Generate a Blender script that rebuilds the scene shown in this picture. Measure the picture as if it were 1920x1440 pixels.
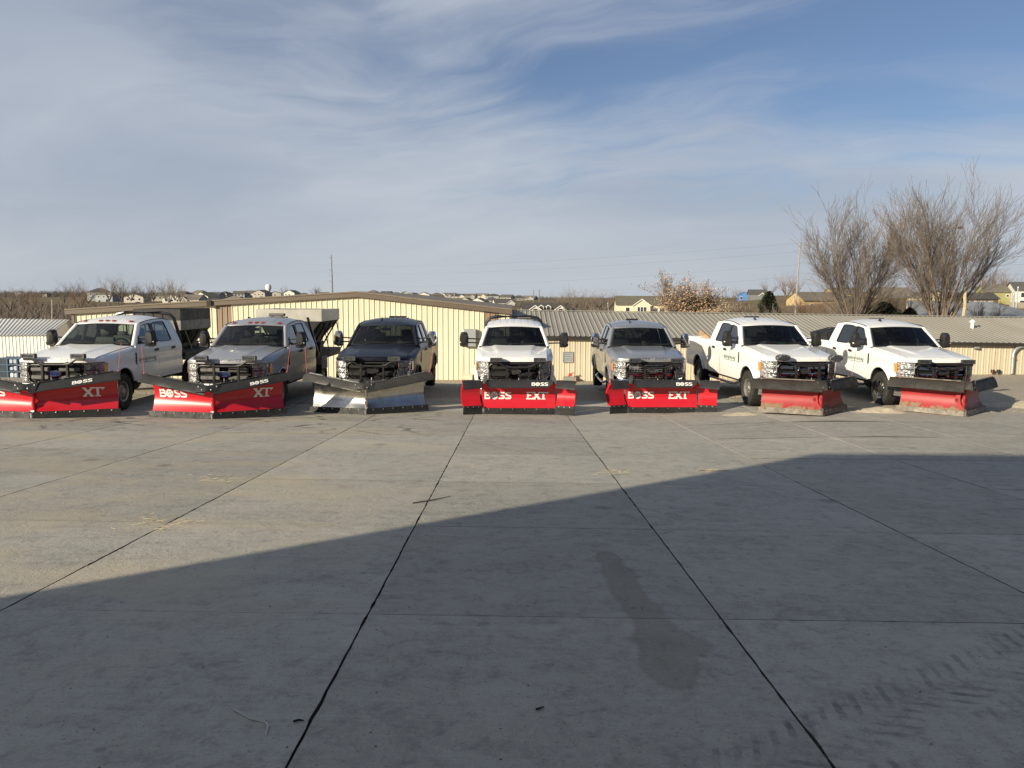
import bpy, bmesh, math, random
from mathutils import Vector, Matrix, noise as mnoise

for o in list(bpy.data.objects):
    bpy.data.objects.remove(o)
scene = bpy.context.scene
COL = scene.collection
R = math.radians
SUN_EL = R(19.0)
SUN_H = Vector((0.75, 0.661, 0)).normalized()     # where the light travels, on the ground
CAM_Z = 2.70
FPX = 1430.0
PITCH = math.atan(160 / FPX)
ROLL = R(0.3)

# ------------------------------------------------------------------ camera
cam_d = bpy.data.cameras.new('camera')
cam_d.sensor_width = 36.0
cam_d.lens = 36.0 * FPX / 1920.0
cam_d.clip_start = 0.1
cam_d.clip_end = 9000
cam = bpy.data.objects.new('camera', cam_d)
COL.objects.link(cam)
cam.matrix_world = (Matrix.Translation((0, 0, CAM_Z)) @ Matrix.Rotation(math.pi / 2 - PITCH, 4, 'X')
                    @ Matrix.Rotation(ROLL, 4, 'Z'))
scene.camera = cam

# ------------------------------------------------------------------ sun
sun_d = bpy.data.lights.new('sun', 'SUN')
sun_d.energy = 5.0
sun_d.angle = R(0.53)
sun_d.color = (1.0, 0.885, 0.675)
sun = bpy.data.objects.new('sun', sun_d)
COL.objects.link(sun)
ldir = Vector((SUN_H.x * math.cos(SUN_EL), SUN_H.y * math.cos(SUN_EL), -math.sin(SUN_EL)))
sun.rotation_euler = ldir.to_track_quat('-Z', 'Y').to_euler()
sun.location = (-30, -30, 30)

# ------------------------------------------------------------------ node helpers
class NT:
    def __init__(s, tree):
        s.t = tree
        s.n = tree.nodes
        s.l = tree.links
    def node(s, typ, **kw):
        n = s.n.new(typ)
        for k, v in kw.items():
            setattr(n, k, v)
        return n
    def put(s, sock, val):
        if isinstance(val, bpy.types.NodeSocket):
            s.l.new(val, sock)
        elif isinstance(val, (tuple, list)) and len(val) == 3 and sock.type == 'RGBA':
            sock.default_value = (*val, 1)
        else:
            sock.default_value = val
    def math(s, op, a, b=0.0, c=0.0, clamp=False):
        n = s.node('ShaderNodeMath', operation=op, use_clamp=clamp)
        s.put(n.inputs[0], a); s.put(n.inputs[1], b); s.put(n.inputs[2], c)
        return n.outputs[0]
    def vmath(s, op, a, b=(0, 0, 0)):
        n = s.node('ShaderNodeVectorMath', operation=op)
        s.put(n.inputs[0], a); s.put(n.inputs[1], b)
        return n.outputs['Value'] if op in ('DOT_PRODUCT', 'LENGTH', 'DISTANCE') else n.outputs[0]
    def mix(s, fac, a, b, blend='MIX'):
        n = s.node('ShaderNodeMix', data_type='RGBA', blend_type=blend)
        s.put(n.inputs[0], fac); s.put(n.inputs[6], a); s.put(n.inputs[7], b)
        return n.outputs[2]
    def noise(s, vec, scale, detail=4, rough=0.55, dist=0.0):
        n = s.node('ShaderNodeTexNoise')
        s.put(n.inputs['Vector'], vec)
        n.inputs['Scale'].default_value = scale
        n.inputs['Detail'].default_value = detail
        n.inputs['Roughness'].default_value = rough
        n.inputs['Distortion'].default_value = dist
        return n.outputs[0]
    def voro(s, vec, scale, feature='F1', out=0):
        n = s.node('ShaderNodeTexVoronoi', feature=feature)
        s.put(n.inputs['Vector'], vec)
        n.inputs['Scale'].default_value = scale
        return n.outputs[out]
    def ramp(s, x, lo, hi, a=0.0, b=1.0):
        n = s.node('ShaderNodeMapRange', interpolation_type='SMOOTHSTEP')
        s.put(n.inputs[0], x)
        n.inputs[1].default_value = lo; n.inputs[2].default_value = hi
        n.inputs[3].default_value = a; n.inputs[4].default_value = b
        return n.outputs[0]
    def scale(s, vec, sc, loc=(0, 0, 0), rot=(0, 0, 0)):
        n = s.node('ShaderNodeMapping')
        s.put(n.inputs['Vector'], vec)
        n.inputs['Scale'].default_value = sc
        n.inputs['Location'].default_value = loc
        n.inputs['Rotation'].default_value = rot
        return n.outputs[0]
    def sep(s, vec):
        n = s.node('ShaderNodeSeparateXYZ')
        s.put(n.inputs[0], vec)
        return n.outputs
    def comb(s, x, y, z):
        n = s.node('ShaderNodeCombineXYZ')
        s.put(n.inputs[0], x); s.put(n.inputs[1], y); s.put(n.inputs[2], z)
        return n.outputs[0]

# ------------------------------------------------------------------ sky
world = bpy.data.worlds.new('World')
scene.world = world
world.use_nodes = True
W = NT(world.node_tree)
W.n.clear()
sky = W.node('ShaderNodeTexSky', sky_type='NISHITA')
sky.sun_disc = False
sky.sun_elevation = SUN_EL
sky.sun_rotation = math.atan2(-SUN_H.x, -SUN_H.y)
sky.air_density = 1.0
sky.dust_density = 0.3
sky.ozone_density = 3.0
SKY_STRENGTH = 0.050
tc = W.node('ShaderNodeTexCoord').outputs['Generated']
dx, dy, dz = W.sep(tc)
zz = W.math('ADD', W.math('MAXIMUM', dz, 0.0), 0.24)
plane = W.comb(W.math('DIVIDE', dx, zz), W.math('DIVIDE', dy, zz), 0.0)
# thin cirrus: a broad veil with wisps combed across it
warp = W.noise(plane, 0.55, 4, 0.55)
warp2 = W.noise(W.scale(plane, (1, 1, 1), (5.2, 1.1, 0)), 0.55, 4, 0.55)
pl2 = W.vmath('ADD', plane, W.comb(W.math('MULTIPLY', warp, 1.5), W.math('MULTIPLY', warp2, 1.1), 0.0))
comb_ = W.scale(pl2, (1, 1, 1), (0, 0, 0), (0, 0, R(20)))
veil = W.noise(W.scale(comb_, (0.55, 0.85, 1), (2.6, 0.9, 0)), 1.0, 4, 0.5)
wisps = W.noise(W.scale(comb_, (0.7, 1.7, 1), (0.3, 4.4, 0)), 1.0, 7, 0.58, 0.3)
fine = W.noise(W.scale(comb_, (1.6, 7.5, 1), (3.3, 2.4, 0)), 1.0, 6, 0.62, 0.3)
side = W.math('MULTIPLY', dx, -0.46)             # the veil thins out toward the east
low = W.ramp(dz, 0.0, 0.34, 0.62, 0.0)
cov = W.math('ADD', W.math('MULTIPLY', veil, 1.25), W.math('MULTIPLY', wisps, 0.85))
cov = W.math('ADD', cov, W.math('MULTIPLY', fine, 0.22))
cov = W.math('ADD', cov, W.math('ADD', side, low))
cloud = W.ramp(cov, 0.96, 1.42, 0.08, 0.95)
shade = W.noise(W.scale(comb_, (0.5, 1.0, 1), (9.0, 3.0, 0)), 0.9, 5, 0.55)
ccol = W.mix(W.ramp(shade, 0.3, 0.68), (5.1, 5.85, 7.2), (7.7, 8.3, 9.2))
ccol = W.mix(W.ramp(dz, 0.0, 0.17, 0.7, 0.0), ccol, (7.1, 7.6, 8.2))
blue = W.mix(1.0, sky.outputs[0], (1.08, 1.08, 1.20), 'MULTIPLY')
skyc = W.mix(cloud, blue, ccol)
bg = W.node('ShaderNodeBackground')
W.put(bg.inputs[0], skyc)
bg.inputs[1].default_value = SKY_STRENGTH
wo = W.node('ShaderNodeOutputWorld')
W.l.new(bg.outputs[0], wo.inputs[0])

scene.view_settings.view_transform = 'Standard'
scene.view_settings.look = 'None'
scene.view_settings.gamma = 1.0
scene.view_settings.exposure = 0.55
scene.view_settings.use_curve_mapping = False
scene.render.engine = 'CYCLES'
scene.render.resolution_x = 1024
scene.render.resolution_y = 768
scene.cycles.max_bounces = 8
scene.cycles.transparent_max_bounces = 16

# ------------------------------------------------------------------ geometry helpers
def lerp(a, b, t):
    return a + (b - a) * t
def sstep(t):
    t = max(0.0, min(1.0, t))
    return t * t * (3 - 2 * t)
def interp(x, pts):
    if x <= pts[0][0]:
        return pts[0][1]
    for (a, va), (b, vb) in zip(pts, pts[1:]):
        if x <= b:
            return va + (vb - va) * (x - a) / (b - a)
    return pts[-1][1]

def pix_ray(px, py):
    """direction through a pixel of the 1920 x 1440 photograph (used to survey real positions)"""
    dx, dy = px - 960, py - 720
    ux = dx * math.cos(ROLL) + dy * math.sin(ROLL)
    uy = -dx * math.sin(ROLL) + dy * math.cos(ROLL)
    cx, cy = ux / FPX, -uy / FPX
    return Vector((cx, math.cos(PITCH) + cy * math.sin(PITCH), -math.sin(PITCH) + cy * math.cos(PITCH)))
def at(px, py, Y):
    d = pix_ray(px, py)
    t = Y / d.y
    return Vector((d.x * t, Y, CAM_Z + d.z * t))

class MB:
    """collects faces; build() links them as one mesh object"""
    def __init__(s):
        s.v = []; s.f = []; s.m = []
    def add(s, vs, fs, mi=0):
        o = len(s.v)
        s.v.extend([tuple(p) for p in vs])
        s.f.extend([tuple(i + o for i in f) for f in fs])
        s.m.extend([mi] * len(fs))
        return s
    def quad(s, a, b, c, d, mi=0):
        return s.add([a, b, c, d], [(0, 1, 2, 3)], mi)
    def poly(s, pts, mi=0):
        return s.add(pts, [tuple(range(len(pts)))], mi)
    def box(s, x0, x1, y0, y1, z0, z1, mi=0):
        return s.add([(x0, y0, z0), (x1, y0, z0), (x1, y1, z0), (x0, y1, z0), (x0, y0, z1), (x1, y0, z1), (x1, y1, z1), (x0, y1, z1)],
                     [(0, 3, 2, 1), (4, 5, 6, 7), (0, 1, 5, 4), (1, 2, 6, 5), (2, 3, 7, 6), (3, 0, 4, 7)], mi)
    def cbox(s, x0, x1, y0, y1, z0, z1, b=0.01, mi=0):
        b = min(b, (x1 - x0) * .45, (y1 - y0) * .45, (z1 - z0) * .45)
        pts = []
        for x, sx in ((x0, 1), (x1, -1)):
            for y, sy in ((y0, 1), (y1, -1)):
                for z, sz in ((z0, 1), (z1, -1)):
                    pts += [(x, y + sy * b, z + sz * b), (x + sx * b, y, z + sz * b), (x + sx * b, y + sy * b, z)]
        return s.hull(pts, mi)
    def hull(s, pts, mi=0):
        bm = bmesh.new()
        for p in pts:
            bm.verts.new(p)
        r = bmesh.ops.convex_hull(bm, input=bm.verts[:])
        bmesh.ops.delete(bm, geom=[v for v in bm.verts if not v.link_faces], context='VERTS')
        bmesh.ops.dissolve_limit(bm, angle_limit=0.01, verts=bm.verts[:], edges=bm.edges[:])
        bmesh.ops.recalc_face_normals(bm, faces=bm.faces[:])
        bm.verts.index_update()
        s.add([v.co[:] for v in bm.verts], [tuple(v.index for v in f.verts) for f in bm.faces], mi)
        bm.free()
        return s
    def tube(s, path, r, n=8, caps=True, mi=0, flat=1.0):
        path = [Vector(p) for p in path]
        rs = r if isinstance(r, (list, tuple)) else [r] * len(path)
        vs = []; fs = []
        t0 = (path[1] - path[0]).normalized()
        ref = Vector((0, 0, 1)) if abs(t0.z) < 0.9 else Vector((1, 0, 0))
        for i, p in enumerate(path):
            a = path[max(i - 1, 0)]; b = path[min(i + 1, len(path) - 1)]
            t = (b - a).normalized()
            u = t.cross(ref)
            if u.length < 1e-5:
                u = t.cross(Vector((0, 1, 0)))
            u.normalize()
            w = u.cross(t).normalized()
            for k in range(n):
                an = 2 * math.pi * k / n
                vs.append(p + u * math.cos(an) * rs[i] + w * math.sin(an) * rs[i] * flat)
        for i in range(len(path) - 1):
            for k in range(n):
                k2 = (k + 1) % n
                fs.append((i * n + k, (i + 1) * n + k, (i + 1) * n + k2, i * n + k2))
        if caps:
            fs.append(tuple(range(n)))
            fs.append(tuple((len(path) - 1) * n + k for k in reversed(range(n))))
        return s.add(vs, fs, mi)
    def lathe(s, prof, c=(0, 0, 0), axis='X', n=24, mi=0, close=False):
        vs = []; fs = []
        for (r, h) in prof:
            for k in range(n):
                a = 2 * math.pi * k / n
                p, q = r * math.cos(a), r * math.sin(a)
                vs.append({'X': (c[0] + h, c[1] + p, c[2] + q), 'Y': (c[0] + p, c[1] + h, c[2] + q), 'Z': (c[0] + p, c[1] + q, c[2] + h)}[axis])
        for i in range(len(prof) - 1):
            for k in range(n):
                k2 = (k + 1) % n
                fs.append((i * n + k, i * n + k2, (i + 1) * n + k2, (i + 1) * n + k))
        if close:
            fs.append(tuple(range(n))); fs.append(tuple((len(prof) - 1) * n + k for k in reversed(range(n))))
        return s.add(vs, fs, mi)
    def cyl(s, c, r, h0, h1, axis='Y', n=12, mi=0):
        return s.lathe([(r, h0), (r, h1)], c, axis, n, mi, True)
    def grid(s, fn, nu, nv, mi=0):
        vs = [fn(i / nu, j / nv) for j in range(nv + 1) for i in range(nu + 1)]
        w = nu + 1
        fs = [(j * w + i, j * w + i + 1, (j + 1) * w + i + 1, (j + 1) * w + i) for j in range(nv) for i in range(nu)]
        return s.add(vs, fs, mi)
    def shell(s, fn, nu, nv, inward, mi=0):
        """grid whose border is folded by the vector field inward(p) so that edges have depth"""
        s.grid(fn, nu, nv, mi)
        rim = [(i / nu, 0) for i in range(nu)] + [(1, j / nv) for j in range(nv)] + [(1 - i / nu, 1) for i in range(nu)] + [(0, 1 - j / nv) for j in range(nv)]
        a = [Vector(fn(u, v)) for u, v in rim]
        b = [p + Vector(inward(p)) for p in a]
        n = len(a)
        return s.add(a + b, [(i, i + n, (i + 1) % n + n, (i + 1) % n) for i in range(n)], mi)
    def ring(s, outer, inner, depth=None, mi=0):
        n = len(outer)
        s.add(list(outer) + list(inner), [(i, (i + 1) % n, (i + 1) % n + n, i + n) for i in range(n)], mi)
        if depth is not None:
            for loop in (outer, inner):
                b = [Vector(p) + Vector(depth) for p in loop]
                s.add(list(loop) + b, [(i, i + n, (i + 1) % n + n, (i + 1) % n) for i in range(n)], mi)
        return s
    def prism(s, pts, vec, mi=0):
        n = len(pts)
        b = [Vector(p) + Vector(vec) for p in pts]
        s.add(list(pts) + b, [tuple(range(n)), tuple(range(2 * n - 1, n - 1, -1))] + [(i, i + n, (i + 1) % n + n, (i + 1) % n) for i in range(n)], mi)
        return s
    def mesh(s, name, mats, smooth=30, fix=True):
        me = bpy.data.meshes.new(name)
        me.from_pydata(s.v, [], s.f)
        for m in mats:
            me.materials.append(m)
        if len(mats) > 1:
            me.polygons.foreach_set('material_index', s.m)
        if fix or smooth:
            bm = bmesh.new(); bm.from_mesh(me)
            if fix:
                bmesh.ops.remove_doubles(bm, verts=bm.verts[:], dist=0.0004)
                bmesh.ops.recalc_face_normals(bm, faces=bm.faces[:])
            bm.to_mesh(me); bm.free()
        if smooth:
            me.polygons.foreach_set('use_smooth', [True] * len(me.polygons))
            me.set_sharp_from_angle(angle=R(smooth))
        me.update()
        return me
    def build(s, name, mat, parent=None, smooth=30, fix=True):
        mats = mat if isinstance(mat, (list, tuple)) else [mat]
        return link(name, s.mesh(name, mats, smooth, fix), parent)

def link(name, me, parent=None, loc=None):
    o = bpy.data.objects.new(name, me)
    COL.objects.link(o)
    if parent is not None:
        o.parent = parent
    if loc is not None:
        o.location = loc
    return o
def tag(o, label, cat, group=None):
    o['label'] = label; o['category'] = cat
    if group:
        o['group'] = group
    return o
def thing(name, label, cat, loc=(0, 0, 0), rz=0.0, group=None):
    o = bpy.data.objects.new(name, None)
    o.empty_display_size = 0.2
    COL.objects.link(o)
    o.location = loc; o.rotation_euler = (0, 0, rz)
    return tag(o, label, cat, group)
def struct(o, kind='structure'):
    o['kind'] = kind
    return o
def copy_tree(o, parent=None):
    c = o.copy()
    COL.objects.link(c)
    c.parent = parent
    for ch in list(o.children):
        copy_tree(ch, c)
    return c
# ------------------------------------------------------------------ materials
MATS = {}
def new_mat(name):
    m = bpy.data.materials.new(name)
    m.use_nodes = True
    t = NT(m.node_tree)
    b = t.n['Principled BSDF']
    MATS[name] = m
    return m, t, b
def plain(name, col, rough=0.5, metal=0.0, var=0.12, vscale=3.0, bump=0.0, bscale=60, coat=0.0, dirt=0.0, dirtcol=(.16, .13, .10), spec=None):
    m, t, b = new_mat(name)
    oc = t.node('ShaderNodeTexCoord').outputs['Object']
    n = t.noise(oc, vscale, 5, 0.6)
    c = t.mix(t.ramp(n, 0.25, 0.75), tuple(x * (1 - var) for x in col), tuple(min(1, x * (1 + var)) for x in col))
    if dirt:
        d = t.noise(oc, vscale * 2.3, 6, 0.7, 0.4)
        c = t.mix(t.ramp(d, 0.45, 0.8, 0, dirt), c, dirtcol)
    t.put(b.inputs['Base Color'], c)
    t.put(b.inputs['Roughness'], t.ramp(t.noise(oc, vscale * 1.7, 4, 0.6), 0.2, 0.8, max(0.02, rough * .8), min(1, rough * 1.2)))
    b.inputs['Metallic'].default_value = metal
    if coat:
        b.inputs['Coat Weight'].default_value = coat
        b.inputs['Coat Roughness'].default_value = 0.06
    if spec is not None:
        b.inputs['Specular IOR Level'].default_value = spec
    if bump:
        bp = t.node('ShaderNodeBump')
        bp.inputs['Strength'].default_value = bump
        bp.inputs['Distance'].default_value = 0.01
        t.put(bp.inputs['Height'], t.noise(oc, bscale, 4, 0.6))
        t.put(b.inputs['Normal'], bp.outputs[0])
    return m
def paint(name, col, metal=0.0, rough=0.35, dirt=0.25, coat=0.7):
    """car paint with a patchy road film"""
    m, t, b = new_mat(name)
    oc = t.node('ShaderNodeTexCoord').outputs['Object']
    film = t.ramp(t.noise(t.scale(oc, (1, 1, 1.5)), 2.4, 6, 0.65, 0.3), 0.3, 0.75, 0.25, 1.0)
    film = t.math('MULTIPLY', film, dirt)
    c = t.mix(film, col, (.30, .265, .215))
    t.put(b.inputs['Base Color'], c)
    t.put(b.inputs['Metallic'], t.math('SUBTRACT', metal, t.math('MULTIPLY', film, metal)))
    t.put(b.inputs['Roughness'], t.math('ADD', rough, t.math('MULTIPLY', film, 0.35)))
    b.inputs['Coat Weight'].default_value = coat
    b.inputs['Specular IOR Level'].default_value = 0.3
    t.put(b.inputs['Coat Roughness'], t.math('ADD', 0.05, t.math('MULTIPLY', film, 0.5)))
    return m
def glass(name, tint, refl=1.0, dirt=0.05):
    m, t, b = new_mat(name)
    t.n.remove(b)
    out = t.n['Material Output']
    fr = t.node('ShaderNodeFresnel'); fr.inputs[0].default_value = 1.52
    gl = t.node('ShaderNodeBsdfGlossy'); gl.inputs['Roughness'].default_value = 0.015
    tr = t.node('ShaderNodeBsdfTransparent'); tr.inputs[0].default_value = (*tint, 1)
    mx = t.node('ShaderNodeMixShader')
    t.put(mx.inputs[0], t.math('MULTIPLY', fr.outputs[0], 1.5 * refl, clamp=True))
    t.l.new(tr.outputs[0], mx.inputs[1]); t.l.new(gl.outputs[0], mx.inputs[2])
    df = t.node('ShaderNodeBsdfDiffuse'); df.inputs[0].default_value = (.5, .47, .42, 1)
    oc = t.node('ShaderNodeTexCoord').outputs['Object']
    m2 = t.node('ShaderNodeMixShader')
    t.put(m2.inputs[0], t.math('MULTIPLY', t.ramp(t.noise(oc, 6, 6, 0.7), 0.3, 0.8), dirt))
    t.l.new(mx.outputs[0], m2.inputs[1]); t.l.new(df.outputs[0], m2.inputs[2])
    t.l.new(m2.outputs[0], out.inputs[0])
    return m

WHITE = paint('white_paint', (.80, .80, .785), dirt=0.16)
WHITE2 = paint('white_paint_clean', (.81, .81, .80), dirt=0.1)
SILVER = paint('silver_paint', (.34, .355, .39), metal=0.55, rough=0.38, dirt=0.35)
GREY = paint('grey_paint', (.31, .325, .35), metal=0.6, rough=0.33, dirt=0.22)
NAVY = paint('navy_paint', (.003, .005, .013), metal=0.0, rough=0.35, dirt=0.01, coat=0.2)
CHROME = plain('chrome', (.72, .72, .74), 0.10, 1.0, 0.06, 5, dirt=0.2)
DULLCHROME = plain('argent', (.30, .30, .31), 0.32, 0.85, 0.1, 5, dirt=0.15)
BLACK = plain('black_plastic', (.014, .014, .015), 0.5, 0, 0.2, 6, dirt=0.10)
SATIN = plain('satin_black', (.020, .020, .021), 0.32, 0, 0.2, 6, dirt=0.12)
GREYPLAST = plain('grey_plastic', (.11, .105, .10), 0.55, 0, 0.15, 6)
DARK = plain('dark_cavity', (.008, .008, .008), 0.9, 0, 0.1)
RUBBER = plain('tyre_rubber', (.022, .021, .020), 0.82, 0, 0.25, 8, bump=0.3, bscale=90, dirt=0.35, dirtcol=(.11, .10, .085))
FLAP = plain('rubber_flap', (.022, .022, .024), 0.58, 0, 0.25, 3.5, bump=0.15, bscale=20, dirt=0.12, dirtcol=(.12, .115, .105), spec=.3)
OLDFLAP = plain('worn_rubber_flap', (.015, .013, .012), 0.6, 0, 0.3, 4, bump=0.2, bscale=14, dirt=0.14, dirtcol=(.15, .12, .09), spec=.25)
ALLOY = plain('alloy', (.42, .40, .37), 0.42, 0.8, 0.12, 8, dirt=0.3)
STEELRIM = plain('steel_rim', (.13, .125, .12), 0.45, 0.5, 0.15, 8, dirt=0.3)
EDGE = plain('cutting_edge', (.018, .019, .020), 0.6, 0.0, 0.3, 4, bump=0.2, bscale=30, dirt=0.14, dirtcol=(.13, .12, .10), spec=.25)
OLDEDGE = plain('worn_cutting_edge', (.15, .13, .11), 0.62, 0.3, 0.35, 6, bump=0.4, bscale=30, dirt=0.5, dirtcol=(.22, .18, .13))
BOLT = plain('zinc_bolt', (.5, .5, .5), 0.35, 0.9, 0.1)
FRAMEBLK = plain('frame_black', (.012, .012, .013), 0.42, 0, 0.2, 5, dirt=0.14)
REDPAINT = paint('plow_red', (.50, .008, .020), rough=0.3, dirt=0.04)
DECAL = plain('white_decal', (.80, .79, .76), 0.5, 0, 0.05, 8, dirt=0.06)
GREENDECAL = plain('green_decal', (.03, .14, .075), 0.5)
GREYDECAL = plain('grey_decal', (.10, .12, .13), 0.5)
AMBER = plain('amber_lens', (.75, .26, .03), 0.2, 0, 0.15, 30, coat=0.6)
REDLENS = plain('red_lens', (.32, .03, .02), 0.25, 0, 0.1, 30)
ORANGE = plain('marker_orange', (.62, .11, .09), 0.5, 0, 0.15, 8)
BLUE_EMB = plain('emblem_blue', (.012, .035, .12), 0.25, 0, 0.1, coat=0.5)
SEATGREY = plain('seat_grey', (.20, .19, .175), 0.85, 0, 0.1)
SEATDARK = plain('seat_dark', (.035, .035, .037), 0.85, 0, 0.1)
DASH = plain('dashboard', (.03, .03, .031), 0.7, 0, 0.1)
WINDSHIELD = glass('windshield_glass', (.60, .69, .67), 0.62, 0.008)
SIDEGLASS = glass('side_glass', (.50, .57, .58), 1.15, 0.02)
TINTGLASS = glass('tinted_glass', (.06, .065, .07), 1.1, 0.015)
LENS = glass('clear_lens', (.93, .94, .95), 1.2, 0.05)
WOOD = plain('weathered_wood', (.34, .22, .12), 0.85, 0, 0.3, 9, bump=0.4, bscale=40)
HOPPERBLK = plain('hopper_black', (.014, .014, .015), 0.6, 0.0, 0.3, 4, bump=0.2, bscale=8, dirt=0.18, dirtcol=(.16, .15, .13))
HOPPERGREY = plain('hopper_stained_steel', (.22, .21, .185), 0.6, 0.3, 0.3, 5, bump=0.2, bscale=8, dirt=0.5, dirtcol=(.10, .09, .08))
HOPPERTAN = plain('hopper_stainless', (.50, .48, .43), 0.42, 0.4, 0.1, 2, dirt=0.25, dirtcol=(.40, .35, .27))
YELLOW = plain('faded_yellow_strap', (.42, .40, .13), 0.7)
STAINLESS = None
def mk_reflector():
    m, t, b = new_mat('lamp_reflector')
    oc = t.node('ShaderNodeTexCoord').outputs['Object']
    v = t.voro(t.scale(oc, (1, .4, 1.3)), 26)
    c = t.mix(t.ramp(v, 0.12, 0.6), (.92, .92, .92), (.30, .30, .31))
    t.put(b.inputs['Base Color'], c)
    b.inputs['Metallic'].default_value = 0.4
    b.inputs['Roughness'].default_value = 0.2
    bp = t.node('ShaderNodeBump'); bp.inputs['Strength'].default_value = 0.8; bp.inputs['Distance'].default_value = 0.02
    t.put(bp.inputs['Height'], v)
    t.put(b.inputs['Normal'], bp.outputs[0])
    return m
REFLECT = mk_reflector()
def mk_led():
    m, t, b = new_mat('led_array')
    oc = t.node('ShaderNodeTexCoord').outputs['Object']
    v = t.voro(oc, 34)
    t.put(b.inputs['Base Color'], t.mix(t.ramp(v, 0.2, 0.55), (.90, .89, .85), (.22, .22, .22)))
    b.inputs['Metallic'].default_value = 0.0
    b.inputs['Roughness'].default_value = 0.22
    return m
LED = mk_led()
def mk_stainless():
    m, t, b = new_mat('brushed_stainless')
    oc = t.node('ShaderNodeTexCoord').outputs['Object']
    n = t.noise(t.scale(oc, (1, 1, 30)), 3, 5, 0.6)
    w = t.noise(oc, 2.2, 5, 0.65, 0.5)
    t.put(b.inputs['Base Color'], t.mix(t.ramp(w, 0.35, 0.75), (.62, .60, .56), (.44, .41, .36)))
    b.inputs['Metallic'].default_value = 1.0
    t.put(b.inputs['Roughness'], t.math('ADD', t.ramp(n, 0.2, 0.8, 0.16, 0.26), t.ramp(w, 0.4, 0.8, 0.0, 0.22)))
    return m
STAINLESS = mk_stainless()
def mk_oldred():
    m, t, b = new_mat('worn_red_paint')
    oc = t.node('ShaderNodeTexCoord').outputs['Object']
    z = t.sep(oc)[2]
    n = t.noise(oc, 3.3, 7, 0.68, 0.6)
    n2 = t.noise(oc, 14, 5, 0.7, 0.3)
    wear = t.math('ADD', t.math('MULTIPLY', n, 0.7), t.math('MULTIPLY', n2, 0.38))
    low = t.ramp(z, 0.34, 0.08, 0.0, 0.22)
    f = t.ramp(t.math('ADD', wear, low), 0.66, 0.74)
    red = t.mix(t.ramp(t.noise(oc, 1.7, 4, .6), .3, .7), (.25, .008, .012), (.34, .014, .018))
    rust = t.mix(n2, (.16, .09, .05), (.24, .19, .13))
    t.put(b.inputs['Base Color'], t.mix(f, red, rust))
    t.put(b.inputs['Roughness'], t.ramp(f, 0, 1, 0.48, 0.85))
    bp = t.node('ShaderNodeBump'); bp.inputs['Strength'].default_value = 0.5; bp.inputs['Distance'].default_value = 0.01
    t.put(bp.inputs['Height'], t.math('SUBTRACT', t.math('MULTIPLY', n2, 0.3), f))
    t.put(b.inputs['Normal'], bp.outputs[0])
    return m
OLDRED = mk_oldred()

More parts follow.
